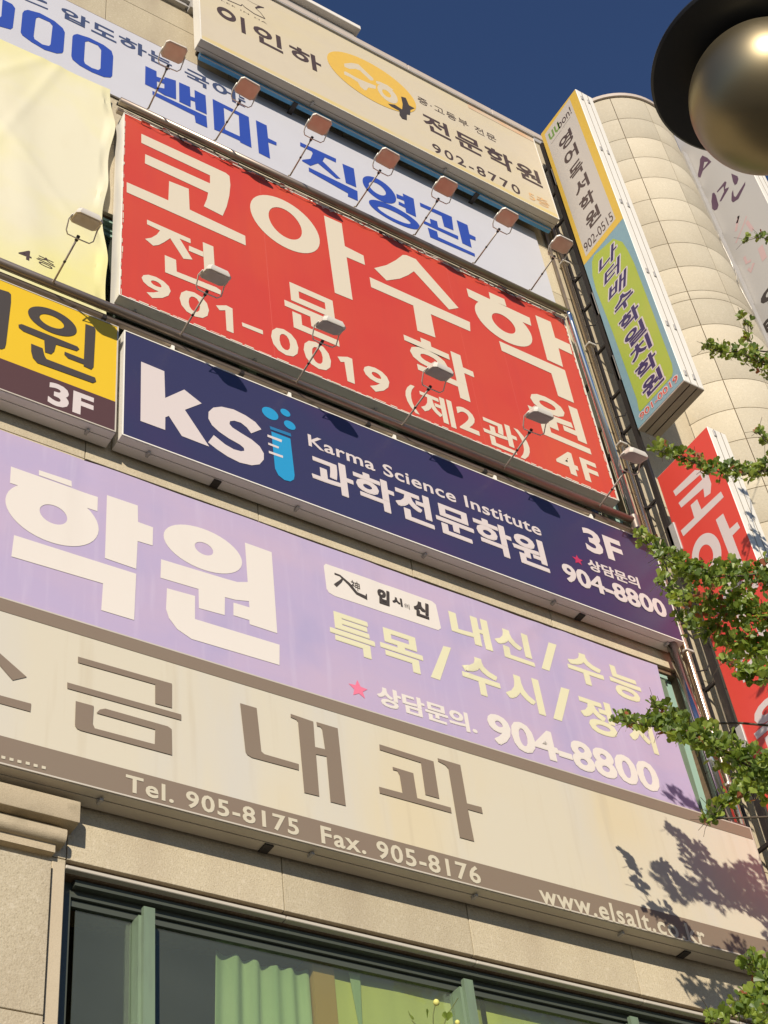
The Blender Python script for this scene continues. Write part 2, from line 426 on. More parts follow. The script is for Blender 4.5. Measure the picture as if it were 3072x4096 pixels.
# ------------------------------------------------------------------ the building
Z = CAMZ
B = thing('commercial_building', 'cream granite commercial building with a rounded tower at its right, covered in shop signs', 'building', (6, 8, 0))
WX0, WX1 = -5.2, 11.26
wins = [(3.337, 9.65, 2.6+Z, 5.56+Z), (3.337, 9.65, 7.2+Z, 9.36+Z), (3.337, 9.65, 11.0+Z, 13.0+Z)]
def windowed(u0, u1, v0, v1):
    for a, b, c, d in wins:
        if u1 > a+.01 and u0 < b-.01 and v1 > c+.01 and v0 < d-.01: return True
    return False
# backing wall round the window openings
TOP = 19.72+Z
bk = MB()
bk.box(WX0, 3.337, 8.04, 8.6, 0, TOP); bk.box(9.65, WX1+.3, 8.04, 8.6, 0, TOP)
zz = 0.0
for a, b, c, d in wins:
    bk.box(3.337, 9.65, 8.04, 8.6, zz, c); zz = d
bk.box(3.337, 9.65, 8.04, 8.6, zz, TOP)
bk.build('wall', 'mortar', B)
# stone panels
xs = [-4.55, -2.97, -1.387, .196, 1.78, 3.345, 4.946, 6.53, 8.112, 9.65, 10.045, 11.25]
zs = [z+Z for z in (-1.6, -.4, .8, 2.6, 3.5, 4.5, 5.638, 6.45, 7.2, 8.2, 9.405, 10.2, 11.0, 12.0, 13.0, 14.27, 15.53, 16.53, 17.52, 18.60, 19.70)]
J = .004
pan = {}
def stone_panel(x0, x1, z0, z1, y=8.0, t=.04, m='stone'):
    key = (round(x1-x0, 3), round(z1-z0, 3), t, m)
    o = None
    if key in pan:
        o = bpy.data.objects.new('stone_panel', pan[key]); link(o, B)
    else:
        mb = MB().bbox(6, 6+x1-x0, 8, 8+t, 0, z1-z0, .0025)
        o = mb.build('stone_panel', m, B); pan[key] = o.data
    o.location = (x0-6, y-8, z0)
    return o
for i in range(len(xs)-1):
    for j in range(len(zs)-1):
        u0, u1, v0, v1 = xs[i]+J, xs[i+1]-J, zs[j]+J, zs[j+1]-J
        if windowed(u0, u1, v0, v1): 
            # keep the part above a window head inside this row
            for a, b, c, d in wins:
                if u1 > a+.01 and u0 < b-.01 and v0 < d-.01 and v1 > d+.12:
                    stone_panel(u0, u1, d+.03, v1)
            continue
        stone_panel(u0, u1, v0, v1, y=8.0+random.uniform(-.0012, .0012))
# thin moulding over the lowest window
for k in range(4):
    a, b = [3.337, 4.946, 6.53, 8.112, 9.65][k:k+2]
    MB().bbox(a+.003, b-.003, 7.985, 8.05, 5.568+Z, 5.594+Z, .004).build('moulding', 'moulding_stone', B)
# jamb strip beside the pilaster
MB().bbox(3.247, 3.335, 7.99, 8.045, .2, 5.60+Z, .003).build('jamb', 'stone_pale', B)
# pilaster with its capital
def prof_x(name, x1, prof, m):
    """moulding of section (y, z) running from far left to x1, returned round the end"""
    mb = MB(); k = len(prof)
    v = [(x, y, z) for x in (-1.2, x1) for y, z in prof]
    mb.add(v, [(i, (i+1) % k, k+(i+1) % k, k+i) for i in range(k)] + [tuple(range(k))[::-1], tuple(range(k, 2*k))])
    return mb.build(name, m, B, smooth='auto')
S = lambda n, y: n*y/8+Z
PL = 3.247*7.95/8
for a, b in ((0.3, 1.9), (1.9, 3.1), (3.1, S(4.553, 7.95)), (S(4.553, 7.95), S(5.605, 7.95))):
    MB().bbox(1.35, PL, 7.95, 8.035, a+.004, b-.004, .003).build('pilaster_panel', 'stone', B)
MB().box(1.36, PL-.01, 7.972, 8.035, .3, S(5.60, 7.95)).build('pilaster_core', 'mortar', B)
x1 = 3.267*7.94/8; prof_x('capital_fillet', x1, [(8.035, S(5.672, 7.94)), (7.94, S(5.672, 7.94)), (7.94, S(5.735, 7.94)), (8.035, S(5.735, 7.94))], 'stone_weathered')
rz0, rz1 = S(5.737, 7.93), S(5.868, 7.885)
roll = [(8.035, rz0)] + [(7.935-.05*math.sin(t*math.pi/2/7), rz0+.002+(rz1-rz0)*.55*(1-math.cos(t*math.pi/2/7))) for t in range(8)] + [(7.885, rz1-.01), (7.893, rz1), (8.035, rz1)]
prof_x('capital_roll', 3.343*7.885/8, roll, 'stone_weathered')
prof_x('capital_neck', 3.30*7.92/8, [(8.035, rz1+.001), (7.93, rz1+.001), (7.93, S(5.93, 7.848)), (8.035, S(5.93, 7.848))], 'stone')
bz0, bz1 = S(5.943, 7.848), S(6.11, 7.848)
prof_x('capital_block', 3.426*7.848/8, [(8.035, bz0), (7.852, bz0), (7.848, bz0+.006), (7.848, bz1-.012), (7.860, bz1), (8.035, bz1)], 'stone_weathered')

# coping, penthouse, roof slab
x = WX0
while x < 10.9:
    x2 = min(x+1.45, 11.0)
    MB().bbox(x+.004, x2-.004, 7.955, 8.3, 19.60+Z, 19.73+Z, .008).build('coping_stone', 'coping', B); x = x2
MB().box(WX0, 11.0, 7.975, 8.3, 19.50+Z, 19.592+Z).build('coping_bed', 'grey_metal', B)
MB().box(WX0, 7.1, 8.105, 12, 19.70+Z, 20.175+Z).build('penthouse', 'concrete', B)
MB().bbox(WX0, 7.165, 8.0, 12.1, 20.178+Z, 20.27+Z, .006).build('roof_slab', 'white_trim', B)
MB().box(WX0, 30, 9.3, 20, 0, 19.5+Z).box(WX0, 3.2, 8.6, 9.3, 0, 19.5+Z).box(9.8, 30, 8.6, 9.3, 0, 19.5+Z).build('building_core', 'interior', B)

# dark louvre strip at the top left
lv = MB(); lv.box(2.2, 4.36, 7.93, 8.0, 18.02+Z, 18.07+Z); lv.box(2.2, 4.40, 7.90, 8.0, 18.12+Z, 18.17+Z); lv.box(2.2, 4.45, 7.95, 7.999, 18.07+Z, 18.5+Z); lv.box(4.40, 4.47, 7.9, 8.0, 18.0+Z, 18.5+Z)
lv.build('louvre_frame', 'grey_metal', B)

# windows: frame > pane, mullion
def window(x0, x1, z0, z1, muls, y=8.16, fm='window_dark'):
    fr = MB()
    fr.box(x0+.0, x0+.10, y-.04, y+.05, z0, z1); fr.box(x1-.1, x1, y-.04, y+.05, z0, z1)
    fr.box(x0+.10, x1-.10, y-.04, y+.05, z1-.10, z1); fr.box(x0+.10, x1-.10, y-.04, y+.05, z0, z0+.08)
    fr.box(x0+.10, x1-.10, y-.015, y+.03, z1-.15, z1-.105); fr.box(x0+.1, x1-.1, y-.10, y-.045, z1-.05, z1-.01)
    W = fr.build('window', fm, B)
    e = [x0+.10]+list(muls)+[x1-.10]
    for mx in muls:
        MB().box(mx-.05, mx+.05, y-.09, y+.04, z0+.082, z1-.155).box(mx-.03, mx+.05, y-.125, y-.09, z0+.082, z1-.105).build('mullion', 'window_green', W)
    for a, b in zip(e[:-1], e[1:]):
        MB().box(a+.055, b-.055, y+.006, y+.014, z0+.082, z1-.152).build('pane', 'pane_glass', W)
    return W
wl = [on_y('J', 930, 1000, 8.10)[0], on_y('K', 1350, 1500, 8.10)[0]]
window(3.337, 9.65, 2.6+Z, 5.56+Z, [wl[0], wl[1], 8.0])
window(3.337, 9.65, 7.2+Z, 9.36+Z, [5.0, 6.6, 8.2, 9.42], fm='frame_teal')
window(3.337, 9.65, 11.0+Z, 13.0+Z, [5.0, 6.6, 8.2], fm='frame_teal')
PX = on_y('K', 405, 1300, 8.28)[0]
MB().box(PX-.085, PX+.085, 8.22, 8.62, 2.6+Z, 5.5+Z).build('room_pillar', 'interior_pillar', B)

# ------------------------------------------------------------------ rounded tower
TCX, TCY, TR = 12.21, 8.30, 1.0
core = MB()
core.lathe([(TR-.02, 0), (TR-.02, 21.30+Z)], (TCX, TCY, 0), 72)
core.build('tower_core', 'joint', B, smooth=True)
cap = MB(); cap.lathe([(TR-.02, 21.295+Z), (TR+.035, 21.295+Z), (TR+.035, 21.37+Z), (TR-.3, 21.40+Z), (.001, 21.45+Z)], (TCX, TCY, 0), 72)
cap.build('tower_coping', 'coping', B, smooth='auto')
vj = [195, 162.3, 129.3, 96.3, 63.3, 30.3, -3]
rings = [21.29, 20.675, 20.125, 19.575, 19.03, 18.48, 17.925, 17.38, 16.83, 16.28, 16.10, 15.55, 15.0, 14.44, 13.89, 13.34, 12.79, 12.52, 11.97, 11.42, 10.87, 10.32, 9.77, 9.22, 8.67, 8.4, 7.85, 7.3, 6.75, 6.2, 5.65, 4.6]
def curved_panel(a0, a1, z0, z1):
    mb = MB(); n = 7; JT = .005; g = math.degrees(.005/TR)
    a0, a1 = math.radians(a0+g), math.radians(a1-g)
    vs = []
    for i in range(n):
        a = a0+(a1-a0)*i/(n-1)
        for rr, z in ((TR-.03, z0+JT), (TR-.003, z0+JT), (TR, z0+JT+.006), (TR+.0035, (z0+z1)/2), (TR, z1-JT-.006), (TR-.003, z1-JT), (TR-.03, z1-JT)):
            vs.append((TCX+rr*math.cos(a), TCY-rr*math.sin(a), z))
    fs = []
    for i in range(n-1):
        for q in range(6):
            k = 7*i+q; fs.append((k, k+1, k+8, k+7))
    fs += [tuple(range(7))[::-1], tuple(range(7*n-7, 7*n))]
    mb.add(vs, fs)
    return mb.build('tower_panel', 'stone_tower', B, smooth='auto')
for zi in range(len(rings)-1):
    for k in range(1, 5):
        curved_panel(vj[k+1], vj[k], rings[zi+1]+Z, rings[zi]+Z)
    # narrow left-hand return panels next to the flat wall
    curved_panel(162.3, 195, rings[zi+1]+Z, rings[zi]+Z)
# wall beyond the tower
MB().box(13.0, 22, 8.04, 8.6, 0, 19.7+Z).build('wall', 'mortar', B)
for i in range(5):
    for j in range(2, len(zs)-1):
        stone_panel(13.05+1.583*i+J, 13.05+1.583*(i+1)-J, zs[j]+J, zs[j+1]-J)
# vertical channel on the tower's right shoulder with its brackets
ta = math.radians(52)
tx, ty = TCX+TR*math.cos(ta), TCY-TR*math.sin(ta)
MB().box(tx-.03, tx+.05, ty-.06, ty+.05, 9+Z, 20.6+Z).build('tower_channel', 'grey_metal', B)
# ------------------------------------------------------------------ signs
def clip(mb, x, y, z):
    mb.box(x-.012, x+.012, y-.03, y+.03, z-.022, z-.001); mb.box(x-.02, x+.02, y-.008, y+.008, z-.014, z-.002)

def box_sign(label, x0, x1, z0, z1, yf, yb, face, clips=(), straps=(), name='shop_sign', cat='sign', casing='white_metal', seam=.45, under='underside_metal'):
    """light-box sign on the facade: casing > face, underside strips with a seam, clips"""
    t = thing(name, label, cat, ((x0+x1)/2, yb, z0))
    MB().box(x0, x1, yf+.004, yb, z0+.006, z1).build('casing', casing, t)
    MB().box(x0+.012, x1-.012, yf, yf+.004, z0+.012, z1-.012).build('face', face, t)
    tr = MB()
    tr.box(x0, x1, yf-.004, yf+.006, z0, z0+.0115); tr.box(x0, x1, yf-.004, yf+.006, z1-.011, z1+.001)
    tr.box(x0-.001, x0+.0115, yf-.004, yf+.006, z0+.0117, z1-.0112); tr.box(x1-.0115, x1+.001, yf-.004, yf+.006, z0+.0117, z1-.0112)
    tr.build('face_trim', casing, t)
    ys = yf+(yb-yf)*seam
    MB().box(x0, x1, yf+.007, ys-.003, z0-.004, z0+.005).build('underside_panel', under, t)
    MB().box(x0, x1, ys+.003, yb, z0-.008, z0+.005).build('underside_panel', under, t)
    for cx in clips:
        c = MB(); clip(c, cx, ys, z0-.008); c.build('clip', 'grey_metal', t)
    for cx in straps:
        MB().box(cx-.035, cx+.035, ys+.01, yb, z0-.02, z0-.009).build('strap', 'dark_metal', t)
    return t

# --- beige clinic sign
BY = 7.77
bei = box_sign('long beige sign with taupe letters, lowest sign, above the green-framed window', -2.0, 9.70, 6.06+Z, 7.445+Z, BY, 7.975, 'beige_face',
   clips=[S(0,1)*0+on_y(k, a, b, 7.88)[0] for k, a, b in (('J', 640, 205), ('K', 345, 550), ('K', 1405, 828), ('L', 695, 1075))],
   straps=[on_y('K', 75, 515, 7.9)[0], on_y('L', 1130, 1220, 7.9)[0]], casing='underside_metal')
p = Print('y', BY)
p.rect(-1.99, 9.688, 7.536*BY/8+Z, 7.433+Z).rect(-1.99, 9.688, 6.072+Z, 6.462*BY/8+Z).build('taupe', bei, 'band')
p = Print('y', BY, .005)
p.poly('G', [(-40, 880), (0, 920), (172, 1072), (80, 1093), (-40, 955), (-250, 1010), (-330, 920), (-250, 930)])
p.poly('G', [(-420, 1078), (200, 1245), (195, 1297), (-420, 1128)])
p.build('taupe', bei)
p.n = 4
p.poly('G', [(503, 940), (1112, 1115), (1112, 1272), (1003, 1243), (1003, 1120), (503, 978)])
p.poly('G', [(433, 1107), (1172, 1315), (1172, 1352), (433, 1145)])
p.poly('G', [(488, 1228), (605, 1260), (598, 1375), (612, 1405), (1000, 1508), (1003, 1412), (622, 1305), (645, 1283), (680, 1277), (1085, 1392), (1110, 1410), (1113, 1578), (520, 1418), (495, 1405), (483, 1385)])
p.build('taupe', bei); p.n = 4
p.poly('w4', [(150, 158), (242, 185), (268, 425), (285, 440), (475, 495), (475, 528), (215, 458), (190, 442), (180, 425)])
p.poly('w4', [(430, 217), (555, 260), (565, 400), (620, 413), (603, 300), (595, 289), (575, 283), (572, 262), (690, 297), (735, 725), (650, 703), (628, 452), (570, 440), (588, 672), (505, 652), (470, 260), (460, 248), (430, 235)])
p.build('taupe', bei); p.n = 4
p.poly('w4', [(920, 385), (1220, 480), (1252, 685), (1175, 663), (1150, 487), (922, 415)])
p.poly('w4', [(993, 510), (1108, 545), (1130, 683), (1315, 735), (1320, 765), (922, 655), (918, 620), (1048, 655), (1032, 555), (1020, 532), (995, 525)])
p.poly('w4', [(1242, 462), (1368, 500), (1405, 712), (1485, 733), (1492, 768), (1410, 745), (1445, 922), (1365, 900), (1302, 520), (1285, 500), (1245, 478)])
p.build('taupe', bei); p.n = 8
for x, y in ((28, 75), (105, 95), (180, 115), (258, 132), (333, 153), (410, 172), (-50, 55)):
    p.poly('c7', [(x-18, y-18), (x+20, y-8), (x+18, y+19), (x-20, y+9)])
p.build('taupe_pale', bei); p.n = 8
p.text('K', 'Tel. 905-8175', ('J', 813, 60), (275, 400), ('J', 815, 42), (245, 438), bold=.022, spacing=1.12)
p.build('taupe_pale', bei); p.n = 8
p.text('K', 'Fax. 905-8176', (415, 400), (1450, 700), (418, 373), (1425, 752), bold=.022, spacing=1.12)
p.build('taupe_pale', bei); p.n = 8
p.text('L', 'www.elsalt.co.kr', (170, 800), (1265, 1165), (597, 868), (1118, 1120), bold=.022, spacing=1.15)
p.build('taupe_pale', bei)
# steel tube on top of the beige sign
tb = thing('support_rail', 'thin weathered steel tube running along the top of the beige clinic sign', 'rail', (4, 7.86, 7.5+Z))
MB().tube([(-2, 7.86, 7.49+Z), (9.6, 7.86, 7.49+Z)], .032).build('tube', 'rail_steel', tb, smooth=True)
for x in (.5, 2.4, 4.3, 6.2, 8.1, 9.3):
    MB().box(x-.03, x+.03, 7.86, 7.99, 7.47+Z, 7.50+Z).build('bracket', 'dark_metal', tb)

# --- purple cloth banner
PY = 7.965
def cloth(name, label, cat, x0, x1, z0, z1, y, m, fn, nx=90, nz=30, edge=None, group=None):
    v = []; f = []
    for side in (0, 1):
        for j in range(nz+1):
            for i in range(nx+1):
                s_, t_ = i/nx, j/nz
                x = x0+(x1-x0)*s_; z = z0+(z1-z0)*t_
                dx, dz = edge(s_, t_) if edge else (0, 0)
                v.append((x+dx, y+fn(s_, t_)+.0025*side, z+dz))
    N = (nx+1)*(nz+1)
    for j in range(nz):
        for i in range(nx):
            a = j*(nx+1)+i
            f.append((a, a+1, a+nx+2, a+nx+1)); f.append((N+a, N+a+nx+1, N+a+nx+2, N+a+1))
    rim = [i for i in range(nx+1)] + [j*(nx+1)+nx for j in range(1, nz+1)] + [nz*(nx+1)+i for i in range(nx-1, -1, -1)] + [j*(nx+1) for j in range(nz-1, 0, -1)]
    for a, b in zip(rim, rim[1:]+rim[:1]): f.append((a, a+N, b+N, b))
    t = thing(name, label, cat, ((x0+x1)/2, y, z0), group)
    mb = MB(); mb.v = v; mb.f = f
    mb.build('cloth', m, t, smooth='auto')
    return t
def bump(s, c, w): return math.exp(-((s-c)/w)**2)
def pb_fn(s, t):
    return (-.004*math.sin(9*s+3*t) - .010*bump(s-.04*t, .93, .02)*(1-t) - .013*bump(s+.03*t, .965, .012)*(1-t) + .004*bump(s, .35, .012)*t
            + .005*(bump(s, .70+.02*t, .008)+bump(s, .47, .008))*t*t - .010*bump(t, .02, .03)*bump(s, .95, .06) + .003*math.sin(60*s)*t**6
            - .006*bump(t, 1.08-.6*abs(s-.885)/.1, .05)*(abs(s-.885) < .1))
PB = cloth('banner', 'lavender cloth banner with cream and yellow Korean lettering, above the beige sign', 'banner', -2.0, 9.345, 7.60+Z, 9.345+Z, PY, 'purple_cloth', pb_fn,
   nx=260, nz=40, edge=lambda s, t: (-.03*math.sin(t*math.pi)*(s > .999), -.02*(1-t)*bump(s, 1, .03)))
p = Print('y', PY)
p.poly('w3', [(215, 112), (395, 172), (397, 205), (215, 140)]).poly('w3', [(60, 92), (540, 262), (538, 340), (480, 320), (118, 203), (55, 182)])
p.ring('w3', [(33, 280), (50, 350), (120, 430), (230, 490), (350, 525), (450, 523), (520, 490), (547, 430), (530, 370), (480, 320), (75, 215)], [(220, 320), (245, 303), (290, 305), (345, 335), (370, 375), (360, 405), (315, 413), (260, 390), (225, 350)])
p.poly('w3', [(590, 252), (760, 310), (762, 400), (845, 430), (843, 530), (760, 505), (753, 658), (580, 598)])
p.poly('w3', [(78, 470), (753, 685), (742, 940), (560, 885), (570, 738), (63, 588)])
p.build('purple_print', PB); p.n = 0
p.ring('w3', [(905, 470), (930, 430), (1000, 416), (1100, 430), (1220, 485), (1310, 560), (1337, 620), (1315, 665), (1240, 685), (1130, 665), (1010, 610), (930, 540)], [(1075, 535), (1095, 513), (1135, 518), (1172, 550), (1172, 578), (1145, 585), (1105, 570)])
p.poly('w3', [(890, 605), (1250, 715), (1310, 732), (1372, 732), (1377, 838), (1300, 830), (1243, 815), (1242, 914), (1100, 875), (1097, 770), (887, 707)])
p.poly('w3', [(1352, 515), (1500, 568), (1532, 1015), (1380, 965), (1378, 942), (1290, 915), (1290, 845), (1378, 872), (1368, 735)])
p.poly('w3', [(923, 765), (1078, 808), (1078, 935), (1545, 1078), (1545, 1190), (1060, 1045), (980, 990), (935, 930), (918, 880)])
p.build('purple_print', PB); p.n = 0
p.poly('H', [(437, 350), (450, 337), (1140, 578), (1165, 600), (1198, 755), (1180, 768), (510, 548), (470, 525), (455, 500)]).build('purple_print', PB)
p.n = 4
p.stroke('H', [(505, 402), (540, 415), (600, 470), (650, 530), (712, 560), (712, 535)], [.02, .02, .032, .034, .045, .01]).stroke('H', [(510, 480), (545, 452), (558, 435)], [.034, .024, .014])
p.text('H', '神', (610, 460), (672, 510), (620, 445), (665, 518))
p.text('H', '입', (785, 530), (872, 600), (850, 515), (855, 612), bold=.01, fat=.04, shear=.15).text('H', '시', (880, 580), (945, 600), (935, 565), (940, 615), bold=.01, fat=.04)
p.text('H', '의', (955, 600), (990, 620), (960, 595), (985, 632)).text('H', '신', (1018, 620), (1128, 690), (1095, 595), (1120, 700), bold=.01, fat=.04, shear=.15)
p.build('ink', PB); p.n = 0
for win, ch, l, r, t, b in (('H', '내', (1242, 625), (1530, 890), (1242, 618), (1515, 902)), ('w5', '신', (135, 95), (415, 275), (183, 10), (405, 290)), ('w5', '수', (642, 255), (905, 400), (715, 192), (805, 423)), ('w5', '능', (910, 270), (1180, 530), (910, 265), (1165, 558)),
      ('H', '특', (477, 760), (766, 850), (485, 638), (735, 955)), ('H', '목', (803, 860), (1078, 950), (805, 742), (1050, 1052)), ('H', '수', (1327, 1010), (1588, 1170), (1408, 942), (1480, 1195)), ('w5', '시', (222, 510), (490, 620), (258, 325), (480, 635)),
      ('w5', '정', (708, 480), (1000, 790), (708, 475), (985, 800)), ('w5', '시', (1040, 640), (1282, 900), (1060, 605), (1270, 908))):
    p.text(win, ch, l, r, t, b, bold=.015, fat=.022); p.n = 0
p.poly('H', [(1212, 870), (1262, 882), (1190, 1093), (1130, 1072)]).poly('w5', [(515, 120), (570, 137), (520, 322), (465, 303)]).poly('w5', [(600, 435), (660, 452), (605, 675), (545, 655)])
p.build('yellow_print', PB); p.n = 0
p.text('H', '상담문의.', (785, 1195), (1435, 1440), (810, 1130), (1430, 1447), bold=.012, fat=.028)
p.text('w5', '904-8800', (77, 640), (1282, 1120), (110, 618), (1260, 1178), bold=.01, fat=.03)
p.build('purple_print', PB); p.n = 0
p.star('H', 662, 1150, .095).build('star_pink', PB, 'star')

for o in list(PB.children):
    if o.name.split('.')[0] != 'cloth': conform(o, lambda x, z: PY+pb_fn((x+2.0)/11.345, (z-7.60-Z)/1.745), .006 if o.data.materials[0].name == 'ink' else .0025, .04)

# --- yellow and brown sign
YK = 7.79; KF = YK/8
ye = box_sign('yellow and brown box sign left of the navy sign, dark letters and 3F', -2.5, 3.606*KF, 9.602+Z, 10.99+Z, YK, 7.975, 'yellow_face', clips=[on_y('D', 555, 1115, 7.9)[0]], casing='underside_metal', under='underside_white')
p = Print('y', YK)
p.rect(-2.488, 3.606*KF-.012, 9.614+Z, 10.243*KF+Z).build('brown_band', ye, 'band'); p.n = 4
p.poly('D', [(-40, 200), (0, 218), (55, 235), (70, 250), (70, 300), (38, 570), (30, 598), (10, 606), (-60, 590)])
p.build('charcoal_print', ye); p.n = 4
p.ring('D', [(178, 350), (200, 330), (260, 325), (350, 355), (430, 405), (480, 460), (493, 500), (470, 525), (420, 527), (330, 495), (240, 435), (190, 385)], [(258, 385), (290, 375), (350, 395), (400, 435), (413, 465), (385, 475), (320, 455), (270, 420)])
p.poly('D', [(118, 447), (140, 443), (500, 588), (513, 605), (495, 618), (362, 575), (350, 620), (330, 638), (290, 625), (285, 545), (150, 490), (120, 465)])
p.poly('D', [(418, 622), (545, 672), (545, 705), (440, 665), (415, 640)]).poly('D', [(552, 442), (610, 462), (618, 480), (605, 720), (590, 738), (540, 715)])
p.poly('D', [(200, 570), (275, 600), (288, 650), (300, 670), (615, 790), (622, 815), (600, 825), (240, 695), (210, 660), (200, 620)])
p.build('charcoal_print', ye); p.n = 6
p.text('D', '3F', (308, 930), (604, 1000), (345, 822), (505, 1027), bold=.035).build('pale_print', ye)

# --- navy science institute sign
kx0, kx1 = 3.662*KF, 9.886*KF
ks = box_sign('long navy blue sign with white lettering and a cyan test tube', kx0, kx1, 9.602+Z, 10.98+Z, YK, 7.975, 'navy_face',
   clips=[on_y(k, a, b, 7.9)[0] for k, a, b in (('D', 950, 1255), ('E', 250, 1612), ('H', 1075, 262), ('I', 250, 570), ('I', 980, 835))], straps=[on_y('D', 1395, 1455, 7.93)[0], on_y('I', 435, 665, 7.93)[0]], under='underside_white')
p = Print('y', YK)
p.poly('w7', [(132, 98), (325, 178), (332, 400), (490, 330), (635, 445), (495, 498), (697, 803), (470, 715), (362, 548), (333, 560), (332, 665), (127, 590)])
p.build('pale_print', ks); p.n = 0
p.poly('w7', [(1130, 660), (1080, 600), (1000, 545), (900, 495), (800, 472), (730, 480), (692, 515), (690, 570), (720, 625), (780, 680), (860, 735), (950, 785), (985, 815), (988, 838), (960, 842), (900, 825), (830, 785), (735, 708), (688, 768), (760, 825), (850, 885), (950, 935), (1050, 958), (1115, 950), (1150, 910), (1150, 860), (1115, 800), (1050, 745), (960, 690), (890, 645), (865, 615), (870, 592), (905, 588), (960, 605), (1010, 645), (1045, 693)])
p.build('pale_print', ks); p.n = 0
for q in ([(1135, 485), (1165, 470), (1225, 500), (1268, 550), (1265, 580), (1215, 580), (1160, 540), (1138, 510)], [(1290, 492), (1330, 495), (1365, 530), (1365, 555), (1330, 550), (1295, 520)], [(1320, 590), (1350, 588), (1400, 620), (1412, 655), (1380, 665), (1335, 635)]):
    p.ring('w7', q)
p.poly('w7', [(1212, 678), (1370, 738), (1405, 1040), (1400, 1075), (1370, 1093), (1320, 1080), (1270, 1040), (1243, 985)])
p.build('cyan_print', ks, 'test_tube_logo'); p.n = 4
p.poly('w7', [(1198, 633), (1372, 695), (1378, 722), (1205, 660)]).build('cyan_deep', ks, 'test_tube_rim'); p.n = 5
for q in ([(1180, 703), (1300, 748), (1297, 768), (1180, 722)], [(1185, 770), (1275, 805), (1272, 820), (1187, 788)], [(1190, 838), (1308, 880), (1308, 898), (1192, 858)]): p.poly('w7', q)
p.build('pale_print', ks, 'test_tube_scale'); p.n = 0
p.text('w9', 'Karma Science Institute', (50, 90), (1520, 670), (52, 58), (60, 134), bold=.018, spacing=1.06).build('pale_print', ks); p.n = 0
p.text('w9', '과학전문학원', (60, 175), (1580, 935), (62, 170), (1578, 941), bold=.012, fat=.022).build('pale_print', ks); p.n = 0
p.text('I', '3F', (458, 140), (716, 270), (500, 113), (660, 317), bold=.035).build('pale_print', ks); p.n = 0
p.star('I', 425, 312, .07).build('star_red', ks, 'star'); p.n = 0
p.text('I', '상담문의', (488, 330), (827, 480), (500, 306), (822, 497), bold=.012, fat=.026).text('I', '904-8800', (323, 365), (1002, 660), (360, 343), (985, 686), bold=.01, fat=.03)
p.build('pale_print', ks)
for q in (('D', 1105, 590), ('E', 200, 893), ('E', 880, 1180), ('E', 1530, 1440), ('I', 490, 18)):
    x, z = on_y(*q, 7.85)
    MB().bbox(x-.05, x+.05, 7.82, 7.88, 10.98+Z, 11.035+Z, .012).box(x-.015, x+.015, 7.80, 7.84, 10.98+Z, 11.08+Z).build('top_bracket', 'white_metal', ks)

# --- big red sign
RY = 7.80; RF = RY/8
rx0, rx1, rz0_, rz1_ = 3.60*RF, 9.553*RF, 11.763*RF+Z, 14.99*RF+Z
rd = box_sign('huge red sign with cream Korean letters, a phone number and 4F', rx0, rx1, rz0_, rz1_, RY, 7.985, 'red_face', under='underside_white', clips=[on_y(k, a, b, 7.9)[0] for k, a, b in (('D', 870, 380), ('D', 1645, 665), ('E', 765, 985))], seam=.55)
p = Print('y', RY)
p.poly('A', [(915, 868), (1462, 1122), (1486, 1142), (1492, 1200), (1485, 1270), (1468, 1340), (1442, 1400), (1320, 1338), (1340, 1290), (1348, 1250), (938, 1060), (940, 1000), (1360, 1190), (1360, 1138), (915, 927)])
p.poly('A', [(820, 1182), (1090, 1300), (1095, 1175), (1222, 1225), (1228, 1360), (1588, 1530), (1592, 1592), (820, 1247)])
p.build('cream_print', rd); p.n = 0
p.ring('w6', [(90, 457), (10, 500), (250, 520), (370, 610), (440, 700), (460, 780), (430, 845), (365, 857), (250, 820), (120, 735), (40, 640), (0, 560)], [(165, 545), (240, 570), (310, 635), (338, 710), (330, 760), (290, 768), (210, 725), (150, 660), (122, 600), (125, 560)])
p.poly('w6', [(490, 602), (607, 655), (628, 805), (752, 868), (762, 930), (640, 878), (680, 1163), (562, 1115)])
p.build('cream_print', rd); p.n = 0
p.poly('E', [(765, 80), (845, 60), (905, 28), (950, -6), (975, -4), (1035, 22), (1062, 55), (1312, 338), (1250, 348), (1022, 100), (985, 125), (930, 148), (845, 160)])
p.poly('E', [(735, 138), (1385, 430), (1388, 490), (1132, 378), (1162, 530), (1045, 485), (1018, 322), (745, 203)])
p.build('cream_print', rd); p.n = 0
p.poly('w1', [(288, 190), (460, 268), (485, 350), (305, 275)]).poly('w1', [(42, 148), (740, 475), (760, 565), (640, 512), (180, 303), (65, 240)])
p.ring('w1', [(180, 305), (145, 370), (160, 450), (230, 560), (350, 660), (520, 750), (640, 790), (720, 785), (760, 740), (755, 660), (700, 555)], [(360, 422), (440, 445), (530, 520), (580, 600), (585, 640), (540, 652), (450, 620), (370, 550), (325, 480), (328, 435)])
p.poly('w1', [(803, 447), (972, 520), (1022, 695), (1185, 770), (1215, 885), (1060, 810), (1110, 1020), (935, 940)])
p.poly('w1', [(402, 732), (1130, 1055), (1232, 1418), (1055, 1340), (980, 1090), (432, 840)])
p.build('cream_print', rd); p.n = 0
p.poly('w2', [(242, 220), (722, 433), (725, 482), (600, 428), (390, 342), (242, 270)]).poly('w2', [(390, 335), (600, 425), (745, 662), (645, 652), (498, 425), (430, 470), (370, 500), (310, 508), (220, 432), (290, 420), (350, 385)])
p.poly('w2', [(858, 468), (975, 517), (990, 745), (988, 870), (878, 820)]).poly('w2', [(705, 508), (862, 575), (865, 632), (705, 565)])
p.poly('w2', [(437, 612), (562, 665), (570, 795), (1010, 970), (1060, 1005), (1055, 1050), (442, 802)])
p.build('cream_print', rd); p.n = 0
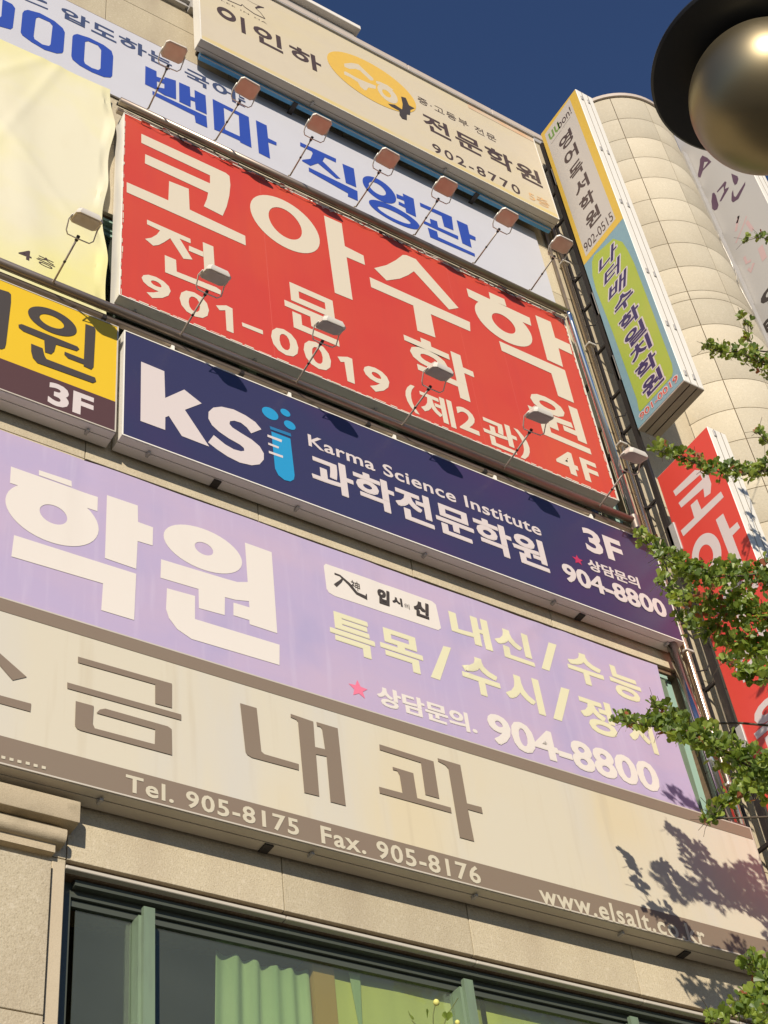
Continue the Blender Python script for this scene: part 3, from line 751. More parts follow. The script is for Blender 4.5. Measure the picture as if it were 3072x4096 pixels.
p.text('E', '문', (183, 295), (578, 590), (230, 175), (577, 605), bold=.024).build('cream_print', rd); p.n = 0
p.text('E', '학', (958, 530), (1405, 750), (1060, 528), (1385, 947), bold=.024).build('cream_print', rd); p.n = 0
p.text('w10', '원', (998, 395), (1447, 720), (1030, 283), (1445, 744), bold=.024).build('cream_print', rd); p.n = 0
for win, ch, l, r, t, b in (('w2', '9', (182, 860), (504, 1040), (240, 811), (430, 1141)), ('w2', '0', (602, 1080), (926, 1200), (680, 989), (860, 1327)), 
      ('E', '0', (96, 510), (276, 620), (150, 464), (235, 661)), ('E', '0', (307, 600), (486, 690), (370, 552), (445, 749)), ('E', '9', (699, 760), (868, 850), (750, 717), (835, 906))):
    p.text(win, ch, l, r, t, b, bold=.026); p.n = 0
p.poly('w2', [(1003, 1168), (1120, 1168), (1187, 1203), (1200, 1476), (1122, 1445), (1108, 1222), (1045, 1222)]).poly('E', [(527, 653), (592, 655), (622, 668), (640, 831), (592, 812), (572, 688), (548, 688)])
p.poly('w2', [(1290, 1355), (1522, 1445), (1525, 1490), (1297, 1398)])
for ch, l, r, t, b in (('(', (125, 310), (192, 260), (150, 243), (225, 462)), ('제', (218, 300), (490, 550), (350, 325), (487, 563)), ('2', (490, 430), (658, 610), (520, 404), (655, 614)), ('관', (663, 480), (920, 630), (668, 460), (912, 745)), (')', (903, 580), (1012, 700), (905, 560), (970, 776))):
    p.n = 0; p.text('w10', ch, l, r, t, b, bold=.026)
p.build('cream_print', rd); p.n = 0
p.text('w10', '4', (1207, 800), (1371, 890), (1265, 720), (1350, 902), bold=.028).text('w10', 'F', (1370, 780), (1506, 900), (1370, 766), (1450, 944), bold=.028)
p.build('cream_print', rd)
# frayed binding round the red face
sm = Print('y', RY, .001)
for q in (('E', 1575, 500), ('A', 1659, 900), ('w1', 40, 900)):
    x = on_y(*q, RY)[0]; sm.rect(x-.002, x+.002, rz0_+.02, rz1_-.02)
sm.build('red_seam', rd, 'face_seam')
fr = Print('y', RY, .0065)
rr = random.Random(3)
def dashes(along, lo, hi, fixed, w):
    a = lo
    while a < hi:
        l = rr.uniform(.04, .14); o = rr.uniform(-.008, .006); e = fixed+o
        if along == 'x': fr.rect(a, min(a+l, hi), e, e+w*rr.uniform(.5, 1.3))
        else: fr.rect(e, e+w*rr.uniform(.5, 1.3), a, min(a+l, hi))
        fr.n = rr.randint(0, 4); a += l+rr.uniform(.005, .06)
dashes('x', rx0+.1, rx1, rz0_+.012, .014); dashes('z', rz0_, rz1_-.1, rx1-.032, .02); dashes('z', rz0_, rz1_-.1, rx0+.010, .010)
fr.build('cream_print', rd, 'frayed_binding', kind='stuff')

# --- white and blue banner board
WY = 7.968
wb = thing('banner', 'white board with blue Korean letters and zeros, partly shaded by the top sign', 'banner', (4, WY, 15.19+Z))
MB().box(-2.5, 9.49*WY/8, WY, WY+.02, 15.19+Z, 16.82*WY/8+Z).build('board', 'banner_white', wb)
MB().box(-2.5, 9.49*WY/8, WY+.001, WY+.025, 16.822*WY/8+Z, 16.83*WY/8+Z).build('board_edge', 'brown_band', wb)
p = Print('y', WY)
p.poly('w8', [(20, -5), (100, 35), (125, 70), (105, 232), (85, 245), (-60, 205), (-60, 140), (-5, 150), (10, 135)])
p.poly('w8', [(200, 90), (230, 83), (330, 110), (450, 175), (520, 235), (537, 270), (525, 425), (515, 442), (470, 445), (370, 415), (260, 350), (185, 295), (170, 270), (185, 110)], [(300, 150), (320, 145), (410, 185), (435, 215), (418, 370), (405, 383), (350, 370), (285, 325), (278, 300), (295, 165)])
p.poly('w8', [(610, 290), (640, 283), (740, 315), (860, 375), (925, 425), (938, 470), (930, 630), (915, 645), (860, 640), (760, 600), (660, 545), (600, 495), (590, 465), (600, 305)], [(705, 348), (730, 343), (810, 378), (838, 415), (832, 570), (815, 583), (760, 565), (705, 530), (695, 505)])
p.build('blue_print', wb); p.n = 0
p.poly('w8', [(225, 0), (398, 72), (395, 82), (200, 0)]).poly('w8', [(290, -5), (390, 35), (388, 20), (330, -10)])
for win, ch, l, r, t, b in (('w8', '압', (508, 70), (742, 190), (520, 55), (710, 238)), ('w8', '도', (755, 255), (965, 350), (770, 176), (965, 361)), ('w8', '하', (985, 305), (1215, 440), (1020, 296), (1180, 472)), ('w8', '는', (1228, 460), (1426, 575), (1245, 410), (1425, 589)),
      ('z6', '국', (447, 940), (765, 1100), (470, 880), (742, 1162)), ('z6', '어', (805, 1080), (1106, 1230), (815, 1040), (1105, 1337)), ('z6', '는', (1140, 1240), (1240, 1390), (1150, 1200), (1230, 1395))):
    p.text(win, ch, l, r, t, b, bold=.026); p.n = 0
p.build('slate_print', wb); p.n = 0
p.poly('w8', [(1205, 548), (1297, 592), (1303, 748), (1202, 700)]).poly('w8', [(1362, 640), (1458, 670), (1460, 826), (1362, 790)]).poly('w8', [(1290, 635), (1370, 660), (1370, 700), (1290, 672)]).poly('w8', [(1290, 720), (1370, 738), (1370, 795), (1290, 745)])
p.n = 0
p.poly('z6', [(375, 1068), (515, 1130), (522, 1250), (578, 1270), (575, 1168), (718, 1240), (735, 1485), (590, 1420), (580, 1320), (525, 1300), (525, 1390), (378, 1320)]).poly('z6', [(30, 1180), (730, 1510), (742, 1659), (590, 1590), (575, 1500), (30, 1228)])
p.build('blue_print', wb); p.n = 0
p.poly('w14', [(592, 228), (935, 400), (962, 692), (855, 640), (850, 625), (700, 555), (608, 518)], [(698, 312), (840, 385), (850, 583), (712, 520)]).poly('w14', [(1002, 430), (1105, 480), (1118, 600), (1198, 640), (1198, 670), (1120, 640), (1138, 795), (1030, 740)])
p.build('blue_print', wb); p.n = 0
p.poly('w6', [(332, 115), (570, 225), (570, 250), (332, 140)]).poly('w6', [(395, 145), (505, 200), (480, 240), (600, 358), (570, 355), (450, 255), (400, 272), (345, 240), (345, 232), (400, 225), (415, 190)]).poly('w6', [(612, 258), (688, 290), (705, 415), (635, 385)]).poly('w6', [(388, 282), (712, 440), (715, 505), (648, 475), (650, 455), (390, 308)])
p.build('blue_print', wb); p.n = 0
p.ring('w6', [(745, 355), (760, 338), (810, 345), (900, 395), (950, 450), (965, 510), (950, 525), (900, 518), (820, 470), (765, 410)], [(790, 375), (830, 385), (880, 420), (895, 465), (880, 472), (830, 445), (795, 405)])
p.poly('w6', [(1012, 455), (1085, 490), (1102, 612), (1035, 580)]).poly('w6', [(970, 458), (1020, 478), (1020, 503), (972, 485)]).poly('w6', [(985, 508), (1030, 530), (1035, 555), (985, 528)])
p.ring('w6', [(798, 505), (820, 492), (880, 515), (1000, 570), (1090, 625), (1120, 670), (1110, 690), (1060, 688), (960, 645), (860, 590), (810, 545)], [(850, 545), (880, 545), (960, 580), (1040, 625), (1060, 650), (1035, 655), (960, 625), (880, 580)])
p.build('blue_print', wb); p.n = 0
p.poly('w6', [(1125, 515), (1338, 610), (1350, 700), (1288, 675), (1270, 605), (1130, 540)]).poly('w6', [(1192, 622), (1240, 640), (1250, 690), (1200, 668)]).poly('w6', [(1150, 635), (1380, 738), (1382, 762), (1152, 655)])
p.poly('w6', [(1370, 632), (1442, 665), (1455, 725), (1495, 745), (1497, 768), (1458, 755), (1470, 815), (1408, 785)]).poly('w6', [(1178, 682), (1240, 708), (1248, 745), (1490, 855), (1492, 875), (1195, 745)])
p.build('blue_print', wb)

# --- cream cloth banner, left
CYB = 7.90
def wav(t): return .030*math.sin(t*9+.6)+.018*math.sin(t*23+1)
def cb_fn(s, t):
    return (-.020*bump(s+.10*t, .90, .030)*math.sin(t*3.1)-.012*bump(s-.12*t, .62, .03)*t - .008*math.sin(10*s+3*t) - .012*bump(s+.25*t, .84, .012)*t - .010*bump(s-.2*t, .70, .010)*t
            - .010*bump(s+.5*t, 1.12, .014) - .008*bump(s-.45*t, .42, .012) + .022*(s > .985)*math.sin(t*22) + .004*math.sin(38*s-9*t)*t*t)
CB = cloth('banner', 'creased cream yellow cloth banner left of the red sign', 'banner', -2.6, 3.455*CYB/8, 11.2*CYB/8+Z, 15.32*CYB/8+Z, CYB, 'cream_cloth', cb_fn,
   nx=200, nz=80, edge=lambda s, t: (wav(t)*max(0, (s-.94)/.06), 0))
p = Print('y', CYB)
p.text('w13', '4', (170, 160), (292, 215), (250, 128), (270, 227), bold=.01).text('w13', '층', (340, 215), (520, 285), (400, 183), (490, 307), bold=-.004)
o = p.build('brown_print', CB)
conform(o, lambda x, z: CYB+cb_fn((x+2.6)/(3.455*CYB/8+2.6), (z-11.2*CYB/8-Z)/(4.12*CYB/8)), .003)

# --- top sign
TY = 7.645; TF = TY/8
tx0, tx1, tz0, tz1 = 4.579*TF, 10.065*TF, 17.515*TF+Z, 19.60*TF+Z
ts = box_sign('cream sign at the top of the building with an orange oval in its middle', tx0, tx1, tz0, tz1, TY, 7.80, 'top_face', clips=[on_y(k, a, b, 7.78)[0] for k, a, b in (('B', 345, 635), ('B', 1200, 1068))], seam=.6)
MB().box(tx0+.08, tx1-.03, 7.803, 7.865, tz0-.055, tz0+.04).build('support_beam', 'blue_beam', ts)
MB().box(tx0+.08, tx1-.03, 7.8, 7.812, tz0-.063, tz0-.056).build('beam_lip', 'grey_metal', ts)
for q in (('B', 235, 630), ('B', 1405, 1225), ('B', 855, 930)):
    x, z = on_y(*q, 7.86); MB().box(x-.03, x+.03, 7.795, 7.98, tz0-.075, tz0-.058).build('bracket', 'dark_metal', ts)
for x in (tx0+.15, tx0+1.7, tx0+3.3, tx1-.2):
    MB().box(x-.03, x+.03, 7.80, 8.0, tz0+.3, tz0+.36).box(x-.03, x+.03, 7.80, 8.0, tz1-.4, tz1-.34).build('wall_bracket', 'dark_metal', ts)
MB().box(tx0, tx1, TY-.03, 7.80, tz1+.002, tz1+.03).build('rain_cover', 'grey_metal', ts)
p = Print('y', TY)
a0, a1 = on_y('B', 100, 800, TY)[0], 0
p.rect(tx0+.02, tx1-.02, tz0+.013, tz0+.10).build('stain_yellow', ts, 'stain'); p.n = 1
p.rect(on_y('t3', 640, 160, TY)[0], tx1-.015, tz1-.11, tz1-.013).build('stain_orange', ts, 'stain'); p.n = 2
p.ring('z6', [(863, 110), (885, 90), (950, 100), (1040, 150), (1100, 220), (1112, 265), (1085, 283), (1010, 265), (930, 210), (875, 150)], [(925, 145), (950, 138), (1010, 165), (1050, 205), (1050, 232), (1010, 225), (955, 190)]).poly('z6', [(1168, 217), (1222, 243), (1242, 445), (1185, 418)])
p.text('t2', '인', (28, 250), (313, 500), (70, 238), (310, 510), bold=.026).text('t2', '하', (368, 420), (672, 620), (372, 406), (642, 684), bold=.026)
p.build('brown_print', ts); p.n = 2
p.text('z6', 'LEE IN HA', (922, 10), (1512, 300), (925, -4), (1502, 309), bold=.0, spacing=1.2)
p.stroke('z6', [(1000, 0), (1090, 38), (1175, 75), (1195, 60), (1222, 90)], .014).stroke('z6', [(1222, 90), (1350, 180), (1490, 245)], .014).stroke('z6', [(1490, 245), (1430, 165), (1365, 105)], .008).stroke('z6', [(1365, 105), (1420, 88), (1475, 102)], [.02, .04, .012]).stroke('z6', [(1230, -20), (1330, 40), (1440, 92)], .006)
p.build('brown_print', ts, 'house_logo'); p.n = 2
p.ring('t2', [(755, 630), (780, 590), (850, 565), (950, 565), (1150, 620), (1350, 720), (1480, 820), (1530, 920), (1440, 990), (1300, 975), (1100, 910), (900, 800), (800, 720)], n=64).build('gold_print', ts, 'oval_logo'); p.n = 4
p.poly('t2', [(890, 605), (960, 598), (1025, 610), (1060, 645), (1165, 745), (1170, 765), (1140, 765), (1040, 670), (1000, 655), (940, 655), (895, 635)])
p.poly('t2', [(888, 682), (905, 680), (1000, 735), (1100, 780), (1190, 815), (1190, 845), (1120, 832), (1102, 858), (1085, 858), (1045, 825), (1020, 780), (950, 735), (895, 710)])
p.poly('t2', [(1190, 768), (1230, 778), (1300, 810), (1360, 855), (1340, 862), (1260, 815), (1200, 795)])
p.ring('t2', [(1215, 850), (1240, 810), (1300, 825), (1370, 880), (1395, 935), (1385, 970), (1340, 972), (1270, 940), (1225, 890)], [(1255, 865), (1290, 860), (1330, 895), (1330, 918), (1290, 915), (1260, 890)])
p.build('top_face', ts); p.n = 9
p.poly('t2', [(1430, 918), (1475, 930), (1505, 1000), (1560, 1030), (1520, 1045), (1515, 1090), (1485, 1085), (1485, 1140), (1440, 1125), (1415, 1090), (1415, 1055), (1340, 1015), (1305, 985), (1370, 995), (1440, 1040), (1445, 990)])
p.build('charcoal_print', ts); p.n = 2
p.text('t3', '중·고등부 전문', (163, 95), (914, 510), (172, 83), (905, 520), bold=.0, spacing=1.15).build('brown_print', ts); p.n = 2
p.text('t3', '전문학원', (203, 240), (1354, 950), (207, 233), (1350, 957), bold=.024, spacing=1.15).build('brown_print', ts); p.n = 2
p.text('t3', '902-8770', (304, 550), (1132, 970), (320, 533), (1110, 1007), bold=.01, spacing=1.25).build('brown_print', ts); p.n = 2
p.text('t3', '5층', (1213, 1000), (1412, 1110), (1220, 985), (1390, 1140), bold=.005).build('orange_print', ts)

# ------------------------------------------------------------------ blade signs (stand out from the wall, face -x)
def blade(label, X, X2, yr, yf, z0, z1, face, seams=True, bolts=()):
    t = thing('blade_sign', label, 'sign', ((X+X2)/2, yr, z0))
    MB().bbox(X+.004, X2, yf, yr, z0, z1, .006).build('casing', 'white_metal', t)
    MB().box(X, X+.004, yf+.006, yr-.006, z0+.012, z1-.012).build('face', face, t)
    g = MB(); w = X2-X
    for k in (.34, .70): g.box(X+w*k-.004, X+w*k+.004, yf-.003, yf+.003, z0+.01, z1-.01)
    g.build('casing_seam', 'blade_underside', t)
    u = MB()
    for a, b in ((0, .30), (.34, .66), (.70, 1)): u.box(X+w*a+.002, X+w*b-.002, yf+.004, yr-.004, z0-.012, z0-.002)
    u.build('underside_strips', 'blade_underside', t)
    MB().box(X+.006, X2-.004, yf+.008, yr-.008, z0-.0015, z0+.001).build('underside_gap', 'dark_metal', t)
    for z, ks_ in bolts:
        for k in ks_:
            MB().bbox(X+w*k-.018, X+w*k+.018, yf-.014, yf+.001, z-.045, z+.045, .004).build('bolt_cover', 'grey_metal', t)
    return t
G1 = 9.873
bol = []
for q in (('z1', 890, 250), ('z1', 1100, 810), ('z1', 1325, 1395), ('z2', 1068, 230), ('z2', 1300, 820)):
    d = ray(*q); d = d/d[1]*6.88; bol.append((float(d[2])+Z, (.22, .62)))
b1z0, b1z1 = 12.80+Z, 19.125+Z
bs = blade('tall blade sign, yellow panel above and green panel below, left of the rounded tower', G1, G1+.30, 7.70, 6.88, b1z0, b1z1, 'blade_blue', bolts=bol+[(12.95+Z, (.2, .62))])
p = Print('x', G1, .001)
sp = p.m('z1', 925, 2110)[1]
p.rect(-7.694, -6.886, sp, b1z1-.012).build('blade_yellow', bs, 'yellow_panel'); p.n = 3
p.poly('z1', [(770, 262), (1280, 1590), (952, 2010), (495, 660)]).build('blade_white', bs, 'white_panel'); p.n = 3
p.poly('z2', [(700, -125), (560, 0), (490, 60), (465, 130), (470, 280), (510, 440), (690, 900), (960, 1650), (985, 1775), (1000, 1790), (1350, 1400), (1362, 1340), (1350, 1260), (1120, 640), (930, 140), (860, 0), (800, -90)])
p.build('blade_green', bs, 'green_panel'); p.n = 6
p.text('z1', 'uu', (543, 690), (660, 560), (640, 520), (565, 722), bold=.02).build('leaf_green_print', bs); p.n = 6
p.text('z1', 'bon!', (655, 590), (790, 400), (770, 345), (680, 572), bold=.01)
p.stroke('z1', [(568, 765), (680, 610)], .006).stroke('z1', [(690, 592), (780, 462)], .006).build('brown_print', bs); p.n = 6
for i, ch in enumerate('영어독서학원'):
    zt = 18.55+Z-.372*i
    p.text_box(ch, -7.455, -7.178, zt-.285, zt, bold=.012, fat=.018); p.n = 6
p.text('z1', '902-0515', (938, 1930), (1247, 1560), (1220, 1515), (960, 1958), bold=.004)
p.build('brown_print', bs); p.n = 6
glyphs = [('나', 15.76, -7.50, -7.12, .25), ('터', 15.47, -7.49, -7.12, .25), ('배', 15.17, -7.50, -7.09, .25)] + [(ch, z, -7.47, -7.12, 0) for ch, z in zip('수학일치학원', (14.86, 14.52, 14.215, 13.93, 13.62, 13.32))]
for ch, zt, ua_, ub_, sh in glyphs:
    p.text_box(ch, ua_-.02, ub_+.02, zt-.268+Z, zt+.016+Z, bold=.012, fat=.075, shear=sh); p.n = 6
p.text('F', '901-0019', (825, 1040), (1083, 800), (1070, 762), (840, 1063), bold=.012, fat=.05, grow=.006)
p.build('halo_print', bs, 'lettering_outline'); p.n = 14
for ch, zt, ua_, ub_, sh in glyphs:
    p.text_box(ch, ua_, ub_, zt-.25+Z, zt+Z, bold=.008 if sh else .014, fat=.012 if sh else .02, shear=sh); p.n = 14
p.build('navy_print', bs); p.n = 14
p.text('F', '901-0019', (828, 1040), (1080, 800), (1070, 766), (840, 1060), bold=.008).build('red_print', bs)

G2 = 9.92
q1 = ray('w12', 1340, 1820); q1 = q1/q1[1]*6.85; q2 = ray('w12', 690, 155); q2 = q2/q2[1]*6.85
rb = blade('red blade sign with off-white Korean letters, half hidden behind the ginkgo leaves', G2, G2+.275, 7.70, 6.85, 6.6+Z, 12.03+Z, 'red_blade_face', bolts=[(float(q2[2])+Z, (.3,)), (float(q1[2])+Z, (.3,)), (float(2*q1[2]-q2[2])+Z, (.3,))])
p = Print('x', G2, .001)
p.poly('z3', [(648, 585), (840, 398), (885, 400), (960, 440), (985, 520), (978, 605), (925, 642), (915, 560), (720, 732), (695, 690), (905, 482), (888, 438), (670, 630)])
p.poly('z3', [(802, 710), (860, 657), (898, 748), (1070, 588), (1095, 638), (738, 985), (715, 935), (835, 822)])
zk1 = p.m('z3', 885, 400)[1]; zk0 = p.m('z3', 738, 985)[1]; ua, ub = p.m('z3', 650, 590)[0], p.m('z3', 1085, 610)[0]
p.build('pale_print', rb); p.n = 0
p.ring('z3', [(805, 1190), (825, 1080), (870, 1000), (940, 970), (1010, 985), (1055, 1040), (1078, 1120), (1060, 1270), (960, 1345), (860, 1310)], [(875, 1180), (880, 1110), (930, 1062), (975, 1075), (1000, 1130), (1000, 1190), (940, 1265)])
p.poly('z3', [(1025, 838), (1090, 783), (1148, 920), (1215, 858), (1240, 908), (1172, 978), (1290, 1290), (1215, 1330)])
za1 = p.m('z3', 1090, 783)[1]; pitch = zk1-za1
p.build('pale_print', rb); p.n = 0
p.text_box('수', ua-.02, ub+.02, zk0-2*pitch, zk1-2*pitch, bold=.03).text_box('학', ua-.02, ub+.02, zk0-3*pitch, zk1-3*pitch, bold=.03).text_box('원', ua-.02, ub+.02, zk0-4*pitch, zk1-4*pitch, bold=.03)
p.build('pale_print', rb)

G3 = 13.2
gb = blade('grey blade sign with plum brush lettering, right of the tower behind the street lamp', G3, G3+.30, 7.72, 6.76, 13.2+Z, 22.35+Z, 'grey_face', bolts=[(z+Z, (.3, .7)) for z in (21.0, 19.5, 18.0, 16.5, 15.0)])
p = Print('x', G3, .001)
p.poly('z5', [(690, 890), (745, 915), (790, 960), (695, 1060), (670, 1135), (645, 1130), (640, 1100), (660, 1000), (665, 930)], [(712, 962), (755, 958), (705, 1030), (700, 1030)])
p.poly('z5', [(820, 1300), (840, 1330), (870, 1440), (855, 1485), (825, 1500), (800, 1480), (790, 1400), (800, 1310)]).poly('z5', [(850, 1290), (940, 1175), (958, 1185), (940, 1260), (985, 1240), (980, 1260), (900, 1395), (880, 1400), (930, 1290), (925, 1230), (855, 1300)])
p.poly('z5', [(1010, 1090), (1080, 1120), (1090, 1150), (1075, 1200), (1050, 1220), (1030, 1180)]).poly('z5', [(1030, 1270), (1040, 1340), (1060, 1350), (1165, 1180), (1165, 1215), (1090, 1370), (1030, 1410), (1012, 1390), (1015, 1310)])
p.build('plum_print', gb); p.n = 0
p.stroke('z5', [(1060, 1730), (1090, 1560), (1070, 1640)], .05).stroke('z5', [(1060, 1860), (1130, 1700), (1180, 1560)], .03).stroke('z5', [(1180, 1620), (1250, 1720)], .06).stroke('z5', [(1330, 1900), (1380, 2040)], .10).stroke('z5', [(1155, 2010), (1180, 2080), (1230, 2050)], .05).stroke('z5', [(1200, 2140), (1225, 2180), (1260, 2080)], .05)
p.build('pink_print', gb, 'flower_print'); p.n = 0
p.text('F', '안', (1612, 300), (1830, 100), (1700, 150), (1650, 375), bold=.03).text('F', 'e', (1612, 470), (1700, 400), (1660, 400), (1640, 520), bold=.03)
p.build('ink', gb)
# ------------------------------------------------------------------ rails, pipes and struts
def rail(label, x0, x1, z, y=7.75):
    t = thing('support_rail', label, 'rail', ((x0+x1)/2, y, z))
    MB().tube([(x0, y, z), (x1, y, z)], .042, 14).build('tube', 'rail_steel', t, smooth=True)
    MB().bbox(x0, x1-.02, y+.045, y+.10, z-.105, z-.050, .006).build('square_bar', 'rail_steel', t)
    MB().tube([(x0, y+.07, z+.055), (x1-.04, y+.07, z+.055)], .022, 8).build('cable_tube', 'dark_metal', t, smooth=True)
    rc = random.Random(int(z*100)); pts = []; n = int((x1-x0)/.11)
    for i in range(n+1):
        pts.append((x0+(x1-x0)*i/n, y+.02+rc.uniform(-.008, .008), z+.05-.028*abs(math.sin(i*.36))+rc.uniform(-.004, .004)))
    MB().tube(pts, .0055, 5).build('power_cable', 'dark_metal', t, smooth=True)
    x = x0+.5
    while x < x1-.2:
        MB().box(x-.02, x+.02, y+.04, 7.99, z-.12, z-.08).build('bracket', 'dark_metal', t); x += 1.37
    return t
ur = rail('steel rail above the red sign, the upper row of floodlights stands on it', 3.44, 9.36, 14.72+Z)
lr = rail('steel rail between the red sign and the navy sign, carrying the lower floodlights', -2.6, 9.44, 11.16+Z)
# tangle of wire and tape along the top of the red sign
rw = random.Random(11)
wt = thing('wiring', 'tangled wires and torn tape along the top edge of the red sign', 'wires', (6, 7.78, 14.58+Z))
for k in range(9):
    pts = []; x = 3.5+k*.62
    for i in range(14):
        pts.append((x+i*.055+rw.uniform(-.02, .02), 7.77+rw.uniform(-.02, .02), 14.585+Z+rw.uniform(-.035, .03)))
    MB().tube(pts, .0045, 5).build('wire', 'dark_metal' if k % 3 else 'lamp_wire', wt)
for k in range(26):
    x = rw.uniform(3.6, 9.2); z = 14.585+Z+rw.uniform(-.04, .03)
    MB().box(x, x+rw.uniform(.03, .13), 7.758, 7.775, z, z+rw.uniform(.006, .016)).build('tape', 'lamp_wire' if k % 2 else 'rail_steel', wt)
cv = thing('steel_post', 'polished steel post at the right end of the red sign', 'post', (9.41, 7.76, 11.1+Z))
MB().tube([(9.40, 7.75, 11.0+Z), (9.37, 7.75, 14.66+Z), (9.34, 7.75, 14.70+Z)], .045, 16).build('tube', 'chrome', cv, smooth=True)
MB().tube([(9.40, 7.75, 11.02+Z), (9.40, 7.75, 11.22+Z)], .056, 12).build('collar', 'rail_steel', cv, smooth='auto')
for z in (12.2, 13.4): MB().box(9.37, 9.43, 7.76, 7.99, z+Z, z+.04+Z).build('bracket', 'dark_metal', cv)
cd = thing('drainpipe', 'polished steel pipe from the underside of the navy sign down to the beige sign', 'pipe', (9.56, 7.87, 7.4+Z))
MB().tube([(9.53, 7.87, 9.62+Z), (9.60, 7.87, 7.45+Z)], .055, 18).build('pipe', 'chrome', cd, smooth=True)
MB().bbox(9.52, 9.70, 7.80, 7.99, 7.46+Z, 7.50+Z, .006).build('foot', 'brown_band', cd)
bp = thing('drainpipe', 'slim brass-toned pipe running down the wall between the signs and the tower', 'pipe', (9.77, 7.92, 2+Z))
MB().tube([(9.76, 7.92, 19.4+Z), (9.80, 7.92, 1+Z)], .036, 14).build('pipe', 'chrome_warm', bp, smooth=True)
for z in (18, 16.2, 14.5, 12.7, 11.2, 9.62, 8.0, 6.6): MB().bbox(9.73, 9.84, 7.875, 7.965, z+Z, z+.03+Z, .004).build('clamp', 'lamp_wire', bp)
b2 = thing('drainpipe', 'second slim brown pipe close behind the brass-toned one on the wall', 'pipe', (9.66, 7.96, 2+Z))
MB().tube([(9.64, 7.965, 19.4+Z), (9.67, 7.965, 7.6+Z)], .020, 10).build('pipe', 'rail_steel', b2, smooth=True)
MB().tube([(9.86, 7.97, 19.4+Z), (9.88, 7.97, 1+Z)], .014, 8).build('conduit', 'rail_steel', b2, smooth=True)
# frame that carries the blade signs; its dark uprights also stand for the shaded wall gap
sf = thing('sign_frame', 'dark steel frame with cross struts that holds the two blade signs, also standing for the shaded wall gap', 'frame', (9.9, 7.8, 6+Z))
MB().box(9.90, 9.945, 7.74, 7.80, 5.8+Z, 19.0+Z).build('upright', 'dark_metal', sf)
MB().box(9.90, 9.94, 7.955, 7.995, 5.8+Z, 19.0+Z).build('upright', 'dark_metal', sf)
z = 6.1
while z < 19:
    MB().box(9.905, 9.935, 7.80, 7.955, z+Z, z+.035+Z).build('strut', 'dark_metal', sf)
    MB().box(9.77, 9.90, 7.945, 7.965, z+.02+Z, z+.045+Z).build('strut', 'dark_metal', sf)
    z += .62 if int(z*10) % 2 else .85
for za, zb in ((15.0, 15.45), (13.75, 14.2), (17.9, 18.3), (10.9, 11.3), (8.2, 8.6)):
    MB().bbox(9.90, 9.99, 7.66, 7.78, za+Z, zb+Z, .006).build('mounting_box', 'grey_metal', sf)
for z in (15.9, 14.9, 13.2, 12.4, 11.7, 9.4):
    w_ = [(9.78, 7.93, z+Z), (9.80, 7.86, z-.05+Z), (9.88, 7.82, z-.03+Z), (9.90, 7.80, z+.02+Z)]
    MB().tube(w_, .008, 6).build('cable', 'dark_metal', sf)
# frame of the grey blade sign against the tower
tf = thing('sign_frame', 'weathered steel frame between the tower and the grey blade sign', 'frame', (13.1, 7.75, 12+Z))
for z in (13.6, 15.35, 17.1, 18.85, 20.1):
    MB().bbox(13.08, 13.19, 7.62, 7.80, z+Z, z+.95+Z, .006).build('mounting_box', 'grey_metal', tf)
MB().box(13.10, 13.195, 7.80, 7.99, 12.5+Z, 21.2+Z).build('upright', 'dark_metal', tf)
for z in (14.6, 16.9, 18.85, 19.9):
    a = math.radians(50); MB().tube([(TCX+.99*math.cos(a), TCY-.99*math.sin(a), z+Z), (13.12, 7.74, z+.02+Z)], .022, 8).build('stay', 'dark_metal', tf)
cb = thing('cable', 'thin loose cable hanging down the right side of the tower', 'cable', (12.9, 7.5, 16+Z))
a = math.radians(62)
MB().tube([(TCX+1.02*math.cos(a+.1*math.sin(i*.9)+.012*i), TCY-1.02*math.sin(a+.1*math.sin(i*.9)+.012*i), 18.2-.16*i+Z) for i in range(14)], .006, 5).build('wire', 'lamp_wire', cb, smooth=True)

